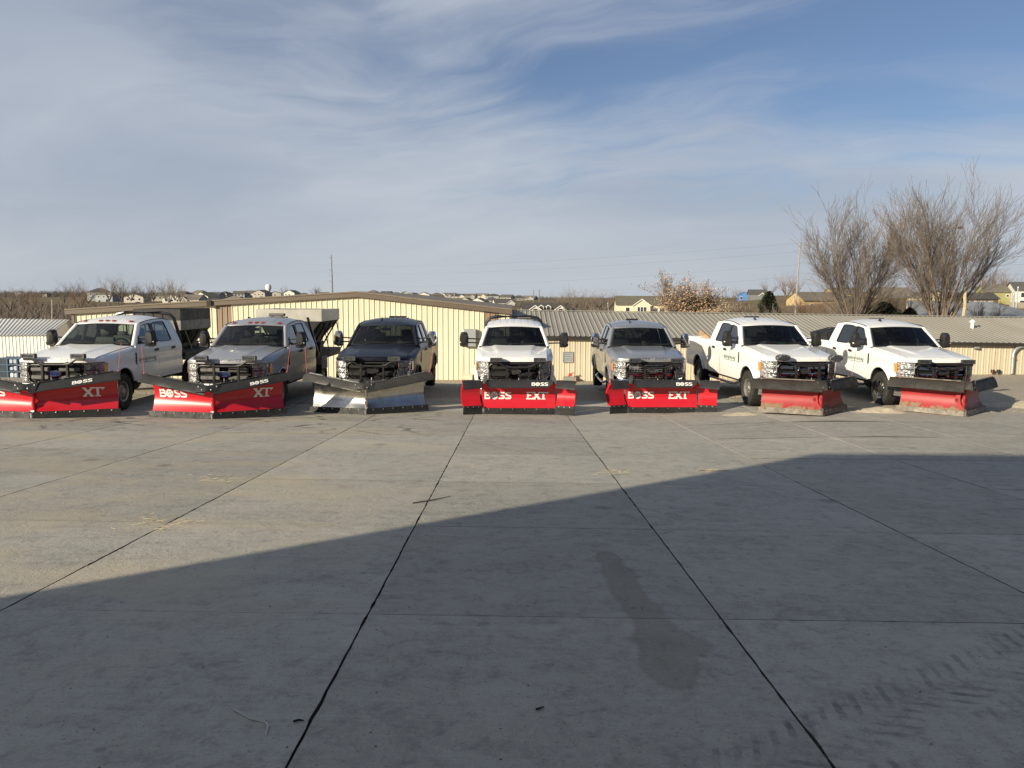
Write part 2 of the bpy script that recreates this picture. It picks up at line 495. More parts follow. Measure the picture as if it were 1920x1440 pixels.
# ground
def mk_concrete():
    m, t, b = new_mat('concrete')
    oc = t.node('ShaderNodeTexCoord').outputs['Object']
    x, y, z = t.sep(oc)
    flat = t.comb(x, y, 0.0)
    info = t.node('ShaderNodeObjectInfo').outputs['Random']
    big = t.noise(flat, 0.33, 5, 0.55, 0.3)
    mid = t.noise(flat, 1.7, 6, 0.65, 0.5)
    mott = t.noise(flat, 6.5, 6, 0.7, 0.6)
    fine = t.noise(flat, 24, 5, 0.7)
    grain = t.noise(flat, 90, 3, 0.7)
    c = t.mix(t.ramp(big, 0.3, 0.72), (.300, .287, .252), (.372, .350, .300))
    c = t.mix(t.ramp(mid, 0.36, 0.66, 0, 0.75), c, (.225, .216, .194))
    cloudy = t.noise(t.scale(flat, (1, 1.4, 1), (2.2, 7.1, 0)), 0.85, 6, 0.68, 0.9)
    c = t.mix(t.ramp(cloudy, 0.42, 0.68, 0, 0.6), c, (.43, .41, .36))
    c = t.mix(t.ramp(cloudy, 0.44, 0.28, 0, 0.55), c, (.195, .187, .168))
    c = t.mix(t.ramp(mott, 0.40, 0.66, 0.0, 0.6), c, (.43, .41, .36))
    c = t.mix(t.ramp(mott, 0.47, 0.33, 0.0, 0.6), c, (.185, .177, .16))
    c = t.mix(t.ramp(fine, 0.38, 0.68, 0.0, 0.6), c, (.43, .405, .345))
    c = t.mix(t.ramp(grain, 0.35, 0.75, 0.0, 0.5), c, (.215, .205, .184))
    pit = t.voro(flat, 21)
    c = t.mix(t.ramp(pit, 0.20, 0.06, 0, 0.55), c, (.14, .132, .118))
    # broom and plow scrapes, combed along x
    scr = t.noise(t.scale(flat, (0.5, 7.0, 1)), 1.4, 8, 0.74, 0.1)
    c = t.mix(t.ramp(scr, 0.5, 0.78, 0, 0.55), c, (.45, .43, .375))
    scr2 = t.noise(t.scale(flat, (0.9, 13.0, 1), (3, 8, 0)), 1.2, 6, 0.72)
    c = t.mix(t.ramp(scr2, 0.54, 0.78, 0, 0.5), c, (.20, .192, .175))
    # scratches at odd angles
    for ang, off in ((28, 1.0), (-17, 6.0), (63, 3.0)):
        q = t.scale(t.scale(flat, (1, 1, 1), (off, off * 2, 0), (0, 0, R(ang))), (0.8, 26.0, 1))
        sc = t.math('MULTIPLY', t.ramp(t.noise(q, 1.0, 3, .6), 0.70, 0.76), t.ramp(t.noise(flat, 1.3, 3, .5), .48, .60))
        c = t.mix(t.math('MULTIPLY', sc, 0.4), c, (.50, .48, .44))
    # salt streaks toward the trucks
    salt = t.noise(t.scale(flat, (1.1, 9.0, 1), (0.7, 2.2, 0)), 0.9, 7, 0.75, 0.2)
    far = t.ramp(y, 10.0, 14.0, 0.12, 1.0)
    c = t.mix(t.math('MULTIPLY', t.ramp(salt, 0.57, 0.70, 0, 0.85), far), c, (.58, .56, .50))
    # sandy film on the left
    sand = t.noise(t.scale(flat, (0.5, 1.0, 1), (5, 0, 0)), 0.9, 6, 0.66, 0.5)
    lf = t.math('MULTIPLY', t.ramp(x, 0.5, -3.0), t.ramp(y, 3.0, 6.0))
    c = t.mix(t.math('MULTIPLY', t.ramp(sand, 0.44, 0.66, 0, 0.65), lf), c, (.44, .375, .265))
    # oil spots and grime
    wob = t.comb(t.math('MULTIPLY', fine, .12), t.math('MULTIPLY', mid, .2), 0)
    sp = t.voro(t.vmath('ADD', flat, wob), 0.75)
    c = t.mix(t.ramp(sp, 0.12, 0.035, 0, 0.5), c, (.115, .112, .106))
    sp2 = t.voro(t.vmath('ADD', flat, t.comb(t.math('MULTIPLY', fine, .05), 3.7, 0)), 3.1)
    c = t.mix(t.ramp(sp2, 0.10, 0.04, 0, 0.4), c, (.12, .117, .110))
    # damp stains: two run-offs with ragged edges and a darker rim
    edge = t.math('ADD', t.math('MULTIPLY', t.math('SUBTRACT', mott, .5), .30), t.math('MULTIPLY', t.math('SUBTRACT', mid, .5), .35))
    field = None
    for (px, py, rx, ry) in STAINS:
        p = spot(px, py)
        u = t.math('DIVIDE', t.math('SUBTRACT', x, p.x), rx); v = t.math('DIVIDE', t.math('SUBTRACT', y, p.y), ry)
        dd = t.math('SQRT', t.math('ADD', t.math('MULTIPLY', u, u), t.math('MULTIPLY', v, v)))
        dd = t.math('MULTIPLY', t.math('SUBTRACT', dd, 1.0), min(rx, ry))
        if field is None:
            field = dd
        else:
            n = t.node('ShaderNodeMath', operation='SMOOTH_MIN')
            t.put(n.inputs[0], field); t.put(n.inputs[1], dd); n.inputs[2].default_value = .22
            field = n.outputs[0]
    field = t.math('ADD', field, t.math('MULTIPLY', edge, .22))
    damp = t.math('MULTIPLY', t.math('MULTIPLY', t.ramp(field, 0.03, -0.014), t.ramp(field, 0.0, -0.14, .72, 1.15)), t.ramp(mott, .25, .7, .7, 1.05))
    rim = t.math('MULTIPLY', t.ramp(field, 0.014, -0.004), t.ramp(field, -.05, -.006))
    c = t.mix(t.math('MULTIPLY', damp, .46), c, (.140, .118, .075))
    c = t.mix(t.math('MULTIPLY', rim, .12), c, (.09, .08, .06))
    # rolled tyre-tread prints at the lower right
    A0, A1 = spot(1230, 1440), spot(1925, 1165)
    al = (A1 - A0); al.z = 0; al.normalize()
    pu = t.vmath('DOT_PRODUCT', t.vmath('SUBTRACT', flat, (A0.x, A0.y, 0)), (al.x, al.y, 0))
    pv = t.vmath('DOT_PRODUCT', t.vmath('SUBTRACT', flat, (A0.x, A0.y, 0)), (al.y, -al.x, 0))
    tread = None
    for v0, wd, slope, ph in ((.02, .17, .9, 0.0), (.24, .17, -.9, .4), (.43, .13, .8, .1)):
        vv = t.math('SUBTRACT', pv, v0)
        ph_ = t.math('ADD', t.math('DIVIDE', t.math('ADD', pu, t.math('MULTIPLY', vv, slope)), .118), t.math('ADD', ph, t.math('ADD', t.math('MULTIPLY', mid, .9), t.math('MULTIPLY', mott, .35))))
        lug = t.ramp(t.math('SINE', t.math('MULTIPLY', ph_, 6.2832)), 0.05, 0.75)
        band = t.math('MULTIPLY', t.ramp(vv, -.02, .03), t.ramp(vv, wd + .02, wd - .04))
        one = t.math('MULTIPLY', lug, band)
        tread = one if tread is None else t.math('MAXIMUM', tread, one)
    tread = t.math('MULTIPLY', tread, t.math('MULTIPLY', t.ramp(t.noise(flat, 2.2, 5, .65), .38, .62), t.ramp(t.noise(flat, 9.0, 5, .7), .36, .62, .25, 1.0)))
    c = t.mix(t.math('MULTIPLY', tread, .85), c, (.13, .126, .118))
    # scaled, cracked surface before the plows on the left
    ck = t.voro(t.vmath('ADD', t.scale(flat, (0.55, 1.5, 1)), t.comb(t.math('MULTIPLY', fine, .35), t.math('MULTIPLY', fine, .4), 0)), 1.5, 'DISTANCE_TO_EDGE')
    cm = t.math('MULTIPLY', t.math('MULTIPLY', t.ramp(y, 13.0, 14.4), t.ramp(x, -1.0, -2.4)), t.ramp(t.noise(flat, 0.7, 4, .6), 0.45, 0.56))
    crack = t.math('MULTIPLY', t.ramp(ck, 0.034, 0.008), cm)
    halo = t.math('MULTIPLY', t.ramp(ck, 0.14, 0.03, 0, 0.6), cm)
    c = t.mix(halo, c, (.50, .47, .39))
    c = t.mix(crack, c, (.06, .056, .05))
    # each pour has a tone of its own
    k = t.ramp(info, 0, 1, .94, 1.14)
    c = t.mix(1.0, c, t.comb(k, t.math('MULTIPLY', k, 1.0), t.math('MULTIPLY', k, 1.0)), 'MULTIPLY')
    t.put(b.inputs['Base Color'], c)
    t.put(b.inputs['Roughness'], t.math('SUBTRACT', t.ramp(mid, 0.2, 0.8, 0.80, 0.95), t.math('MULTIPLY', damp, .12)))
    b.inputs['Specular IOR Level'].default_value = 0.3
    bp = t.node('ShaderNodeBump'); bp.inputs['Strength'].default_value = 0.8; bp.inputs['Distance'].default_value = 0.014
    h = t.math('ADD', t.math('MULTIPLY', fine, 0.55), t.math('MULTIPLY', grain, 0.35))
    h = t.math('ADD', h, t.math('MULTIPLY', mott, 0.6))
    h = t.math('ADD', h, t.math('MULTIPLY', scr, 0.5))
    h = t.math('SUBTRACT', h, t.math('MULTIPLY', crack, 1.5))
    t.put(bp.inputs['Height'], h)
    t.put(b.inputs['Normal'], bp.outputs[0])
    return m
def mk_bed():
    m, t, b = new_mat('joint_filler')
    oc = t.node('ShaderNodeTexCoord').outputs['Object']
    x, y, z = t.sep(oc)
    n = t.noise(oc, 9, 6, .7)
    dark = t.mix(n, (.040, .038, .034), (.095, .086, .074))
    light = t.mix(n, (.34, .32, .28), (.50, .47, .42))
    f = None
    for jx in (3.56, 5.78, 8.0, 10.22, 12.44):      # sand lies in the long joints on the right only
        g = t.ramp(t.math('ABSOLUTE', t.math('SUBTRACT', x, jx)), .05, .03)
        f = g if f is None else t.math('MAXIMUM', f, g)
    f = t.math('MULTIPLY', f, t.math('MULTIPLY', t.ramp(y, 8.5, 12.5), t.ramp(n, .3, .6, .4, 1.0)))
    t.put(b.inputs['Base Color'], t.mix(f, dark, light))
    b.inputs['Roughness'].default_value = 0.95
    return m
JOINT = mk_bed()
def mk_ground():
    m, t, b = new_mat('gravel_and_turf')
    oc = t.node('ShaderNodeTexCoord').outputs['Object']
    x, y, z = t.sep(oc)
    peb = t.voro(oc, 26)
    pebc = t.voro(oc, 26, out=1)
    n = t.noise(oc, 0.8, 6, .65)
    g = t.mix(t.ramp(t.sep(pebc)[0], 0, 1), (.40, .345, .26), (.62, .555, .435))
    g = t.mix(t.ramp(n, .3, .7, 0, .5), g, (.56, .49, .37))
    g = t.mix(t.ramp(peb, .25, .5, 0, .5), g, (.20, .175, .14))
    fld = t.noise(t.scale(oc, (.012, .02, 1)), 1.0, 6, .62)
    fine = t.noise(oc, .35, 6, .7)
    turf = t.mix(t.ramp(fld, .35, .68), (.155, .122, .068), (.215, .165, .095))
    turf = t.mix(t.ramp(fine, .3, .75, 0, .6), turf, (.105, .088, .048))
    turf = t.mix(t.ramp(t.noise(t.scale(oc, (.006, .012, 1), (3, 9, 0)), 1, 5, .6), .5, .62, 0, .75), turf, (.085, .07, .052))
    f = t.ramp(t.math('ADD', y, t.math('MULTIPLY', n, 3.0)), 44.0, 53.0)
    t.put(b.inputs['Base Color'], t.mix(f, g, turf))
    b.inputs['Roughness'].default_value = 0.95
    b.inputs['Specular IOR Level'].default_value = 0.15
    bp = t.node('ShaderNodeBump'); bp.inputs['Strength'].default_value = 0.9; bp.inputs['Distance'].default_value = 0.03
    t.put(bp.inputs['Height'], t.math('ADD', t.math('MULTIPLY', peb, -1), n)); t.put(b.inputs['Normal'], bp.outputs[0])
    return m
GROUND = mk_ground()
SAND = plain('sand', (.46, .40, .30), 0.95, 0, 0.2, 9, bump=0.8, bscale=45)

# buildings
def sheet_metal(name, col, rough=0.5, dirt=0.2, streak=0.25):
    m, t, b = new_mat(name)
    oc = t.node('ShaderNodeTexCoord').outputs['Object']
    n = t.noise(oc, 0.35, 5, .6)
    s = t.noise(t.scale(oc, (3.5, 3.5, .22)), 1.6, 6, .65)
    c = t.mix(t.ramp(n, .3, .7), tuple(v * .94 for v in col), tuple(min(1, v * 1.05) for v in col))
    c = t.mix(t.ramp(s, .5, .85, 0, streak), c, tuple(v * .62 for v in col))
    r = t.node('ShaderNodeObjectInfo').outputs['Random']
    k = t.ramp(r, 0, 1, .965, 1.03)
    c = t.mix(1.0, c, t.comb(k, k, k), 'MULTIPLY')
    t.put(b.inputs['Base Color'], c)
    t.put(b.inputs['Roughness'], t.ramp(n, .2, .8, rough * .9, rough * 1.15))
    b.inputs['Specular IOR Level'].default_value = 0.35
    return m
TANWALL = sheet_metal('cream_siding', (.66, .61, .455))
BROWNPANEL = sheet_metal('brown_siding', (.27, .20, .145))
TRIMBROWN = sheet_metal('brown_trim', (.135, .105, .080), streak=.1)
GUTTER = sheet_metal('dark_gutter', (.030, .026, .022), 0.4, streak=.1)
ROOFGREY = sheet_metal('taupe_roof', (.285, .268, .228), 0.6)
LOWWALL = sheet_metal('tan_siding', (.50, .44, .325))
WHITEWALL = sheet_metal('white_siding', (.80, .765, .68), streak=.1)
WHITEROOF = sheet_metal('white_roof', (.62, .60, .55), 0.55)
GALV = plain('galvanised', (.40, .42, .43), 0.45, 0.6, 0.12, 4)
BOXGREY = plain('box_grey', (.30, .31, .31), 0.5, 0.1, 0.1)
VENTWHITE = plain('vent_white', (.74, .74, .72), 0.5)
BLUEPAINT = plain('blue_paint', (.03, .075, .14), 0.5, 0, 0.2, 4, dirt=0.15)
PALETOTE = plain('pale_tote', (.42, .47, .55), 0.45, 0, 0.15, 6)
BARK = plain('bark', (.16, .125, .098), 0.9, 0, 0.25, 5, bump=0.5, bscale=25)
TWIG = plain('twig', (.150, .122, .100), 0.9, 0, 0.25, 3)
PALETWIG = plain('pale_twig', (.25, .205, .15), 0.9, 0, 0.25, 3)
REDTWIG = plain('russet_twig', (.17, .105, .068), 0.9, 0, 0.25, 3)
DRYLEAF = plain('dry_leaf', (.37, .235, .135), 0.85, 0, 0.45, 2.2)
DRYLEAF2 = plain('dry_leaf_pale', (.47, .34, .22), 0.85, 0, 0.35, 2.2)
NEEDLE = plain('evergreen', (.036, .046, .020), 0.85, 0, 0.4, 1.8)
STRAW = plain('straw', (.42, .36, .25), 0.9)
POLEGREY = plain('pole_steel', (.19, .20, .21), 0.6, 0.3, 0.1)
POLEPALE = plain('pole_wood', (.34, .30, .24), 0.85, 0, 0.2, 4)
PANE = plain('window_pane', (.03, .036, .045), 0.12, 0, 0.1, spec=0.6)
SHINGLE = {}
def shingle(i):
    cols = [(.115, .10, .082), (.085, .08, .075), (.15, .13, .105), (.06, .058, .056), (.125, .115, .085)]
    i %= len(cols)
    if i not in SHINGLE:
        SHINGLE[i] = plain('shingle_' + 'abcde'[i], cols[i], 0.9, 0, 0.22, 1.2, bump=0.4, bscale=6)
    return SHINGLE[i]
SIDING = {}
def siding(col):
    k = tuple(round(c, 3) for c in col)
    if k not in SIDING:
        SIDING[k] = plain('siding_%d' % len(SIDING), col, 0.75, 0, 0.07, .6)
    return SIDING[k]
# ------------------------------------------------------------------ the lie of the land
def zyard(x, y):
    t = 17.46 - y
    s = 0.0584 * t if t > 0 else 0.0
    if abs(t) < 1.0:
        s = 0.0584 * (t + 1.0) ** 2 / 4.0
    s += .16 * sstep((x - 3.5) / 3.5) * sstep((y - 10) / 6.0)
    return s - 0.0095 * x
def zland(x, y):
    ynear = min(y, 21.5)
    z = zyard(max(-40, min(40, x)), ynear)
    if y > 21.5:
        fall = lerp(-2.05, -1.42, sstep((x - 6) / 24.0))
        z = lerp(z, fall, sstep((y - 21.5) / 22.0))
    if y > 48:
        z -= 2.2 * sstep((y - 48) / 60.0)
        # rising ground beyond: steeper on the right, a long ridge behind
        hill = 4.6 * sstep((y - 130) / 750.0)
        hill += 9.0 * sstep((x / max(y, 1) - 0.16) / 0.30) * sstep((y - 110) / 240.0)
        hill += 5.0 * sstep((-x / max(y, 1) - 0.28) / 0.3) * sstep((y - 1000) / 1600.0)
        hill += 8.0 * sstep((y - 1200) / 2500.0)
        z += hill
        z += 1.6 * mnoise.noise(Vector((x * .006, y * .006, 0))) * sstep((y - 150) / 400.0)
    return z

def spot(px, py):
    """survey a mark on the yard from where the photograph shows it"""
    d = pix_ray(px, py)
    lo, hi = 0.5, 60.0
    for _ in range(50):
        m = (lo + hi) / 2
        p = Vector((0, 0, CAM_Z)) + d * m
        if p.z > zyard(p.x, p.y):
            lo = m
        else:
            hi = m
    return Vector((0, 0, CAM_Z)) + d * lo
STAINS = [(1140, 1046, .085, .19), (1162, 1076, .115, .20), (1174, 1108, .105, .22), (1204, 1142, .105, .16),
          (1224, 1170, .085, .07), (1240, 1198, .145, .15), (1276, 1210, .175, .12), (1250, 1242, .14, .16), (1264, 1274, .085, .11),
          (908, 1169, .032, .030), (1036, 1167, .032, .020)]
CONCRETE = mk_concrete()
# ------------------------------------------------------------------ terrain: one sheet to the horizon
ys = [-70, -50, -35, -22, -12, -5, 0, 3, 6, 9, 12, 14, 16, 17.6, 18.25, 18.7, 19.2, 19.7, 20.2, 20.7, 21.3, 22, 23.5, 25, 27, 30, 33, 36, 39, 42, 44.5, 47, 50, 54, 60, 68, 78, 90, 105, 125, 150, 180, 215, 255,
      300, 350, 410, 480, 560, 650, 760, 900, 1060, 1250, 1500, 1850, 2300, 2900, 3600, 4500, 6000]
NX = 140
def terr(u, j):
    y = ys[j]
    wid = max(60.0, abs(y) * 1.15 + 45)
    x = (u - 0.5) * 2
    x = (abs(x) ** 1.35) * (1 if x > 0 else -1) * wid
    z = zland(x, y)
    if y > 18.2 and y < 24 and x > 7.9:
        z += 0.02 + .05 * mnoise.noise(Vector((x * .8, y * .9, 5)))
    elif y < 20.3 and abs(x) < 32:
        z -= 0.16
    elif y < 24:
        z -= 0.03
    if y > 20.4 and y < 44:
        z += 0.05 * mnoise.noise(Vector((x * .5, y * .5, 3)))
    return (x, y, z)
mb = MB()
vs = [terr(i / NX, j) for j in range(len(ys)) for i in range(NX + 1)]
w = NX + 1
mb.add(vs, [(j * w + i, j * w + i + 1, (j + 1) * w + i + 1, (j + 1) * w + i) for j in range(len(ys) - 1) for i in range(NX)])
struct(mb.build('ground', GROUND, smooth=60))

# ------------------------------------------------------------------ concrete yard: joint bed + one object per slab
JX = [-0.90 + 2.22 * k for k in range(-9, 10)]
JX = [-20.88, -18.66, -16.44, -14.22, -12.0, -9.78, -7.56, -5.34, -3.12, -0.88, 1.30, 3.56, 5.78, 8.0, 10.22, 12.44, 14.66, 16.88, 19.1]
JY = [-0.03 + 2.27 * k for k in range(-1, 10)]
mb = MB()
nx, ny = 40, 44
def bedf(u, v):
    x = lerp(JX[0], JX[-1], u); y = lerp(JY[0], JY[-1], v)
    return (x, y, zyard(x, y) - 0.022)
mb.grid(bedf, nx, ny)
yard = struct(mb.build('concrete_yard', JOINT, smooth=60))
rng = random.Random(5)
for a in range(len(JX) - 1):
    for b in range(len(JY) - 1):
        if JX[a] > 7.9 and JY[b] > 18:
            continue
        near = JY[b] < 12
        gx, gy = 0.0048, 0.0020
        n = 26 if near else 12
        loop = []
        x0, x1, y0, y1 = JX[a] + gx, JX[a + 1] - gx, JY[b] + gy, JY[b + 1] - gy
        def jag(amp):
            return amp * (rng.random() ** 3) * 1.4
        for i in range(n):
            loop.append((lerp(x0, x1, i / n), y0 + jag(.003)))
        for i in range(n):
            loop.append((x1 - jag(.006), lerp(y0, y1, i / n)))
        for i in range(n):
            loop.append((lerp(x1, x0, i / n), y1 - jag(.003)))
        for i in range(n):
            loop.append((x0 + jag(.006), lerp(y1, y0, i / n)))
        lift = rng.uniform(-.001, .001)
        cx, cy = (x0 + x1) / 2, (y0 + y1) / 2
        top = [(x, y, zyard(x, y) + lift) for x, y in loop]
        inn = [(cx + (x - cx) * .985, cy + (y - cy) * .985, zyard(cx + (x - cx) * .985, cy + (y - cy) * .985) + lift + .0006) for x, y in loop]
        bot = [(x, y, z - .05) for x, y, z in top]
        mb = MB()
        N = len(loop)
        mb.ring(inn, top)
        N0 = len(mb.f); mb.ring(top, bot); mb.m[N0:] = [1] * (len(mb.f) - N0)
        # the face: strips between the two long edges so that the fall line is followed
        rows = []
        for r in range(n + 1):
            rows.append((inn[(n + r) % N] if r < n else inn[2 * n], inn[(4 * n - r) % N]))
        for r in range(n):
            (a0, b0), (a1, b1) = rows[r], rows[r + 1]
            mb.quad(b0, a0, a1, b1)
        mb.build('slab', [CONCRETE, JOINT], yard, smooth=40)

# ------------------------------------------------------------------ litter on the yard
def stick(pts, r, mat, name, label, cat='twig'):
    P = []
    for p in pts:
        q = spot(*p); P.append((q.x, q.y, zyard(q.x, q.y) + r * .9 + .004))
    mb = MB(); mb.tube(P, [r] * (len(P) - 1) + [r * .5], 6)
    return tag(mb.build(name, mat), label, cat)
stick([(438, 1332), (466, 1349), (498, 1357), (503, 1364), (498, 1382)], .0036, plain('pale_wire', (.50, .49, .45), .6), 'bent_wire', 'pale bent wire lying on the shaded slab at lower left', 'wire')
stick([(773, 945), (805, 940), (845, 932)], .007, TWIG, 'dark_twig', 'straight dark twig lying across the long joint')
stick([(1310, 883), (1340, 884), (1368, 883)], .006, TWIG, 'dark_twig', 'dark twig with straw lying in front of the tilted shadow edge')
stick([(550, 1356), (560, 1353), (570, 1354)], .005, DARK, 'rubber_scrap', 'small black curled rubber scrap beside the long joint', 'scrap')
stick([(1005, 1333), (1012, 1331), (1020, 1328)], .005, DARK, 'rubber_scrap', 'small black leaf-like scrap at the lower middle', 'scrap')
def straw(px, py, wpx, n, seed, label):
    rg = random.Random(seed); mb = MB()
    for _ in range(n):
        q = spot(px + rg.gauss(0, .35) * wpx, py + rg.gauss(0, .06) * wpx)
        a = rg.gauss(0, .35); l = rg.uniform(.03, .12)
        p0 = (q.x, q.y, zyard(q.x, q.y) + .006); p1 = (q.x + l * math.cos(a), q.y + l * math.sin(a), zyard(q.x, q.y) + rg.uniform(.008, .03))
        mb.tube([p0, p1], .0014, 4)
    o = tag(mb.build('straw_wisp', STRAW), label, 'straw'); o['kind'] = 'stuff'
straw(1142, 886, 40, 45, 1, 'wisp of dry straw across the long joint right of centre')
straw(1325, 883, 25, 30, 2, 'wisp of dry straw by the dark twig')
straw(300, 980, 110, 45, 3, 'line of dry straw and grit across the left joint')
straw(400, 896, 70, 22, 4, 'thin line of straw on the sunlit slabs at left')
# grit: pebbles strewn over the yard
mb = MB(); rg = random.Random(9)
for _ in range(420):
    y = 2.6 + rg.random() ** 1.5 * 14.5
    x = rg.gauss(-2.0, 4.5)
    if abs(x) > y * .8 + 1:
        continue
    r = rg.uniform(.002, .0075) * (1.6 if rg.random() < .06 else 1)
    z = zyard(x, y)
    mb.add([(x - r, y, z), (x + r, y - r * .4, z), (x, y + r, z), (x + r * .2, y, z + r * 1.3)], [(0, 1, 3), (1, 2, 3), (2, 0, 3)])
for _ in range(1400):      # thicker in the long joints
    jx = rg.choice([-3.12, -0.88, 1.30, 3.56, -5.34])
    y = 2.6 + rg.random() ** 1.3 * 14
    x = jx + rg.gauss(0, .012); r = rg.uniform(.004, .010)
    z = zyard(x, y) - .014
    mb.add([(x - r, y, z), (x + r, y - r * .4, z), (x, y + r, z), (x + r * .2, y, z + r * 1.5)], [(0, 1, 3), (1, 2, 3), (2, 0, 3)])
o = tag(mb.build('grit', plain('grit_stone', (.21, .19, .16), .95, 0, .5, 30), smooth=0), 'fine stone grit strewn over the slabs and along the joints', 'grit')
o['kind'] = 'stuff'
# sand spilled along the feet of the worn plows
def mound(name, c, rx, ry, h, seed, label, mat=SAND):
    mb = MB()
    cx, cy = c
    def f(u, v):
        a = u * 2 * math.pi; r = v
        k = 1 + .35 * mnoise.noise(Vector((math.cos(a) * 1.6, math.sin(a) * 1.6, seed)))
        x = cx + math.cos(a) * r * rx * k; y = cy + math.sin(a) * r * ry * k
        z = h * (1 - r * r) ** 1.3 * (1 + .5 * mnoise.noise(Vector((x * 5, y * 5, seed))))
        return (x, y, zyard(x, y) + max(z, 0) - (0.012 if v > .97 else -.003))
    mb.grid(f, 40, 10)
    return tag(mb.build(name, mat), label, 'sand')
mound('sand_heap', (8.75, 17.9), .75, .35, .10, 1, 'spilled sand heap against the left end of the rightmost worn plow')
mound('sand_heap', (5.3, 17.5), .5, .25, .05, 2, 'thin sand spill left of the first worn red plow')
mound('sand_heap', (13.2, 19.2), 1.6, .5, .12, 3, 'long sandy ridge right of the last plow')
mound('sand_heap', (1.95, 18.8), .6, .22, .03, 4, 'thin sand spill between the two wide red plows')
# ------------------------------------------------------------------ ribbed metal buildings
def ribbed(x0, x1, zlo, ztop, place, rib=.305, deep=.038, horizontal=False):
    """one sheet of ribbed siding: x runs along the wall, ztop(x) gives its upper edge"""
    mb = MB()
    n = max(1, round((x1 - x0) / rib))
    prof = [(0.0, 0.0)]
    xs = []
    for i in range(n):
        a = x0 + (x1 - x0) * i / n
        w = (x1 - x0) / n
        xs += [(a, deep), (a + .04, deep), (a + .058, 0), (a + w * .42, 0), (a + w * .45, .006), (a + w * .6, .006), (a + w * .63, 0), (a + w - .018, 0)]
    xs.append((x1, deep))
    vs = []
    for x, d in xs:
        vs.append(place(x, -d, zlo(x) if callable(zlo) else zlo)); vs.append(place(x, -d, ztop(x)))
    fs = [(2 * i, 2 * i + 2, 2 * i + 3, 2 * i + 1) for i in range(len(xs) - 1)]
    mb.add(vs, fs)
    return mb
YW = 44.5
ROOFBROWN = sheet_metal('brown_roof', (.19, .155, .115), .6)
def gable_z(x):
    apex, zx = -8.99, 2.96
    return zx - abs(x - apex) * (.1075 if x > apex else .0655 if x > -17.45 else .0655)
# main gable-ended shed
t = thing('metal_shed', 'long cream ribbed metal shed with shallow brown-trimmed gable behind the trucks', 'shed', (-8.99, YW, -2.0))
t0 = Vector((-8.99, YW, -2.0))
XL, XR = -25.45, -0.18
edges = [XL + .915 * k for k in range(int((XR - XL) / .915) + 1)] + [XR]
for a, b in zip(edges, edges[1:]):
    if b - a < .1:
        continue
    segs = [(a, b, TANWALL)]
    mid = (a + b) / 2
    if -17.3 < mid < -16.4 or -1.85 < mid < -.95:
        segs = [(a, b, BROWNPANEL)]
    for p, q, m in segs:
        ribbed(p, q, -2.1, lambda x: gable_z(x) - .16, lambda x, y, z: (x - t0.x, y, z - t0.z)).build('wall_panel', m, t, smooth=20)
mb = MB()
mb.box(XL - t0.x, XR - t0.x, .02, 26, -.1, 3.2)
back = mb.build('inner_wall', TANWALL, t, smooth=0)
mb = MB()    # side wall on the right returning to the back
mb.box(XR - t0.x - .02, XR - t0.x + .03, -.04, 26, -.1, gable_z(XR) - t0.z - .1)
mb.build('end_wall', TANWALL, t, smooth=0)
for (xa, xb) in ((XL - .45, -17.5), (-17.4, -8.99), (-8.99, XR + .16)):
    za, zb_ = gable_z(xa), gable_z(xb)
    if xa < -17.45 < xb:
        pass
    mb = MB()
    mb.prism([(xa - t0.x, -.22, za - t0.z - .20), (xb - t0.x, -.22, zb_ - t0.z - .20), (xb - t0.x, -.22, zb_ - t0.z + .04), (xa - t0.x, -.22, za - t0.z + .04)], (0, .16, 0))
    mb.build('rake_trim', TRIMBROWN, t, smooth=0)
    mb = MB()
    mb.prism([(xa - t0.x, -.26, za - t0.z + .05), (xb - t0.x, -.26, zb_ - t0.z + .05), (xb - t0.x, -.26, zb_ - t0.z + .12), (xa - t0.x, -.26, za - t0.z + .12)], (0, 26.3, 0))
    mb.build('roof_sheet', ROOFBROWN, t, smooth=0)
mb = MB(); mb.box(XL - .14 - t0.x, XL + .02 - t0.x, -.10, .05, -.1, gable_z(XL) - t0.z - .1); mb.build('corner_trim', TRIMBROWN, t, smooth=0)
mb = MB(); mb.box(XR - t0.x, XR + .12 - t0.x, -.10, .05, -.1, gable_z(XR) - t0.z - .1); mb.build('corner_trim', TRIMBROWN, t, smooth=0)
mb = MB(); mb.box(-17.62 - t0.x, -17.36 - t0.x, -.34, -.2, gable_z(-17.45) - t0.z - .22, gable_z(-17.45) - t0.z + .1); mb.build('gutter_end', GUTTER, t, smooth=0)
# electrical cabinet on the shed wall, and a pale skirting panel
p = at(869, 650, YW - .25); q = at(893, 617, YW - .25)
mb = MB(); mb.cbox(p.x, q.x, YW - .3, YW - .05, p.z, q.z, .02)
mb.box(p.x + .03, q.x - .03, YW - .312, YW - .3, p.z + .04, q.z - .04)
tag(mb.build('electrical_cabinet', BOXGREY), 'grey electrical cabinet on the cream shed wall behind the centre truck', 'cabinet')
p = at(866, 712, YW - .2); q = at(886, 703, YW - .2)
mb = MB(); mb.cbox(p.x, q.x, YW - .25, YW - .06, p.z, q.z, .01); mb.box(p.x - .03, q.x + .03, YW - .27, YW - .06, q.z, q.z + .03)
tag(mb.build('low_locker', plain('locker_cream', (.66, .60, .45), .6)), 'low cream locker at the foot of the shed wall by the centre truck', 'locker')

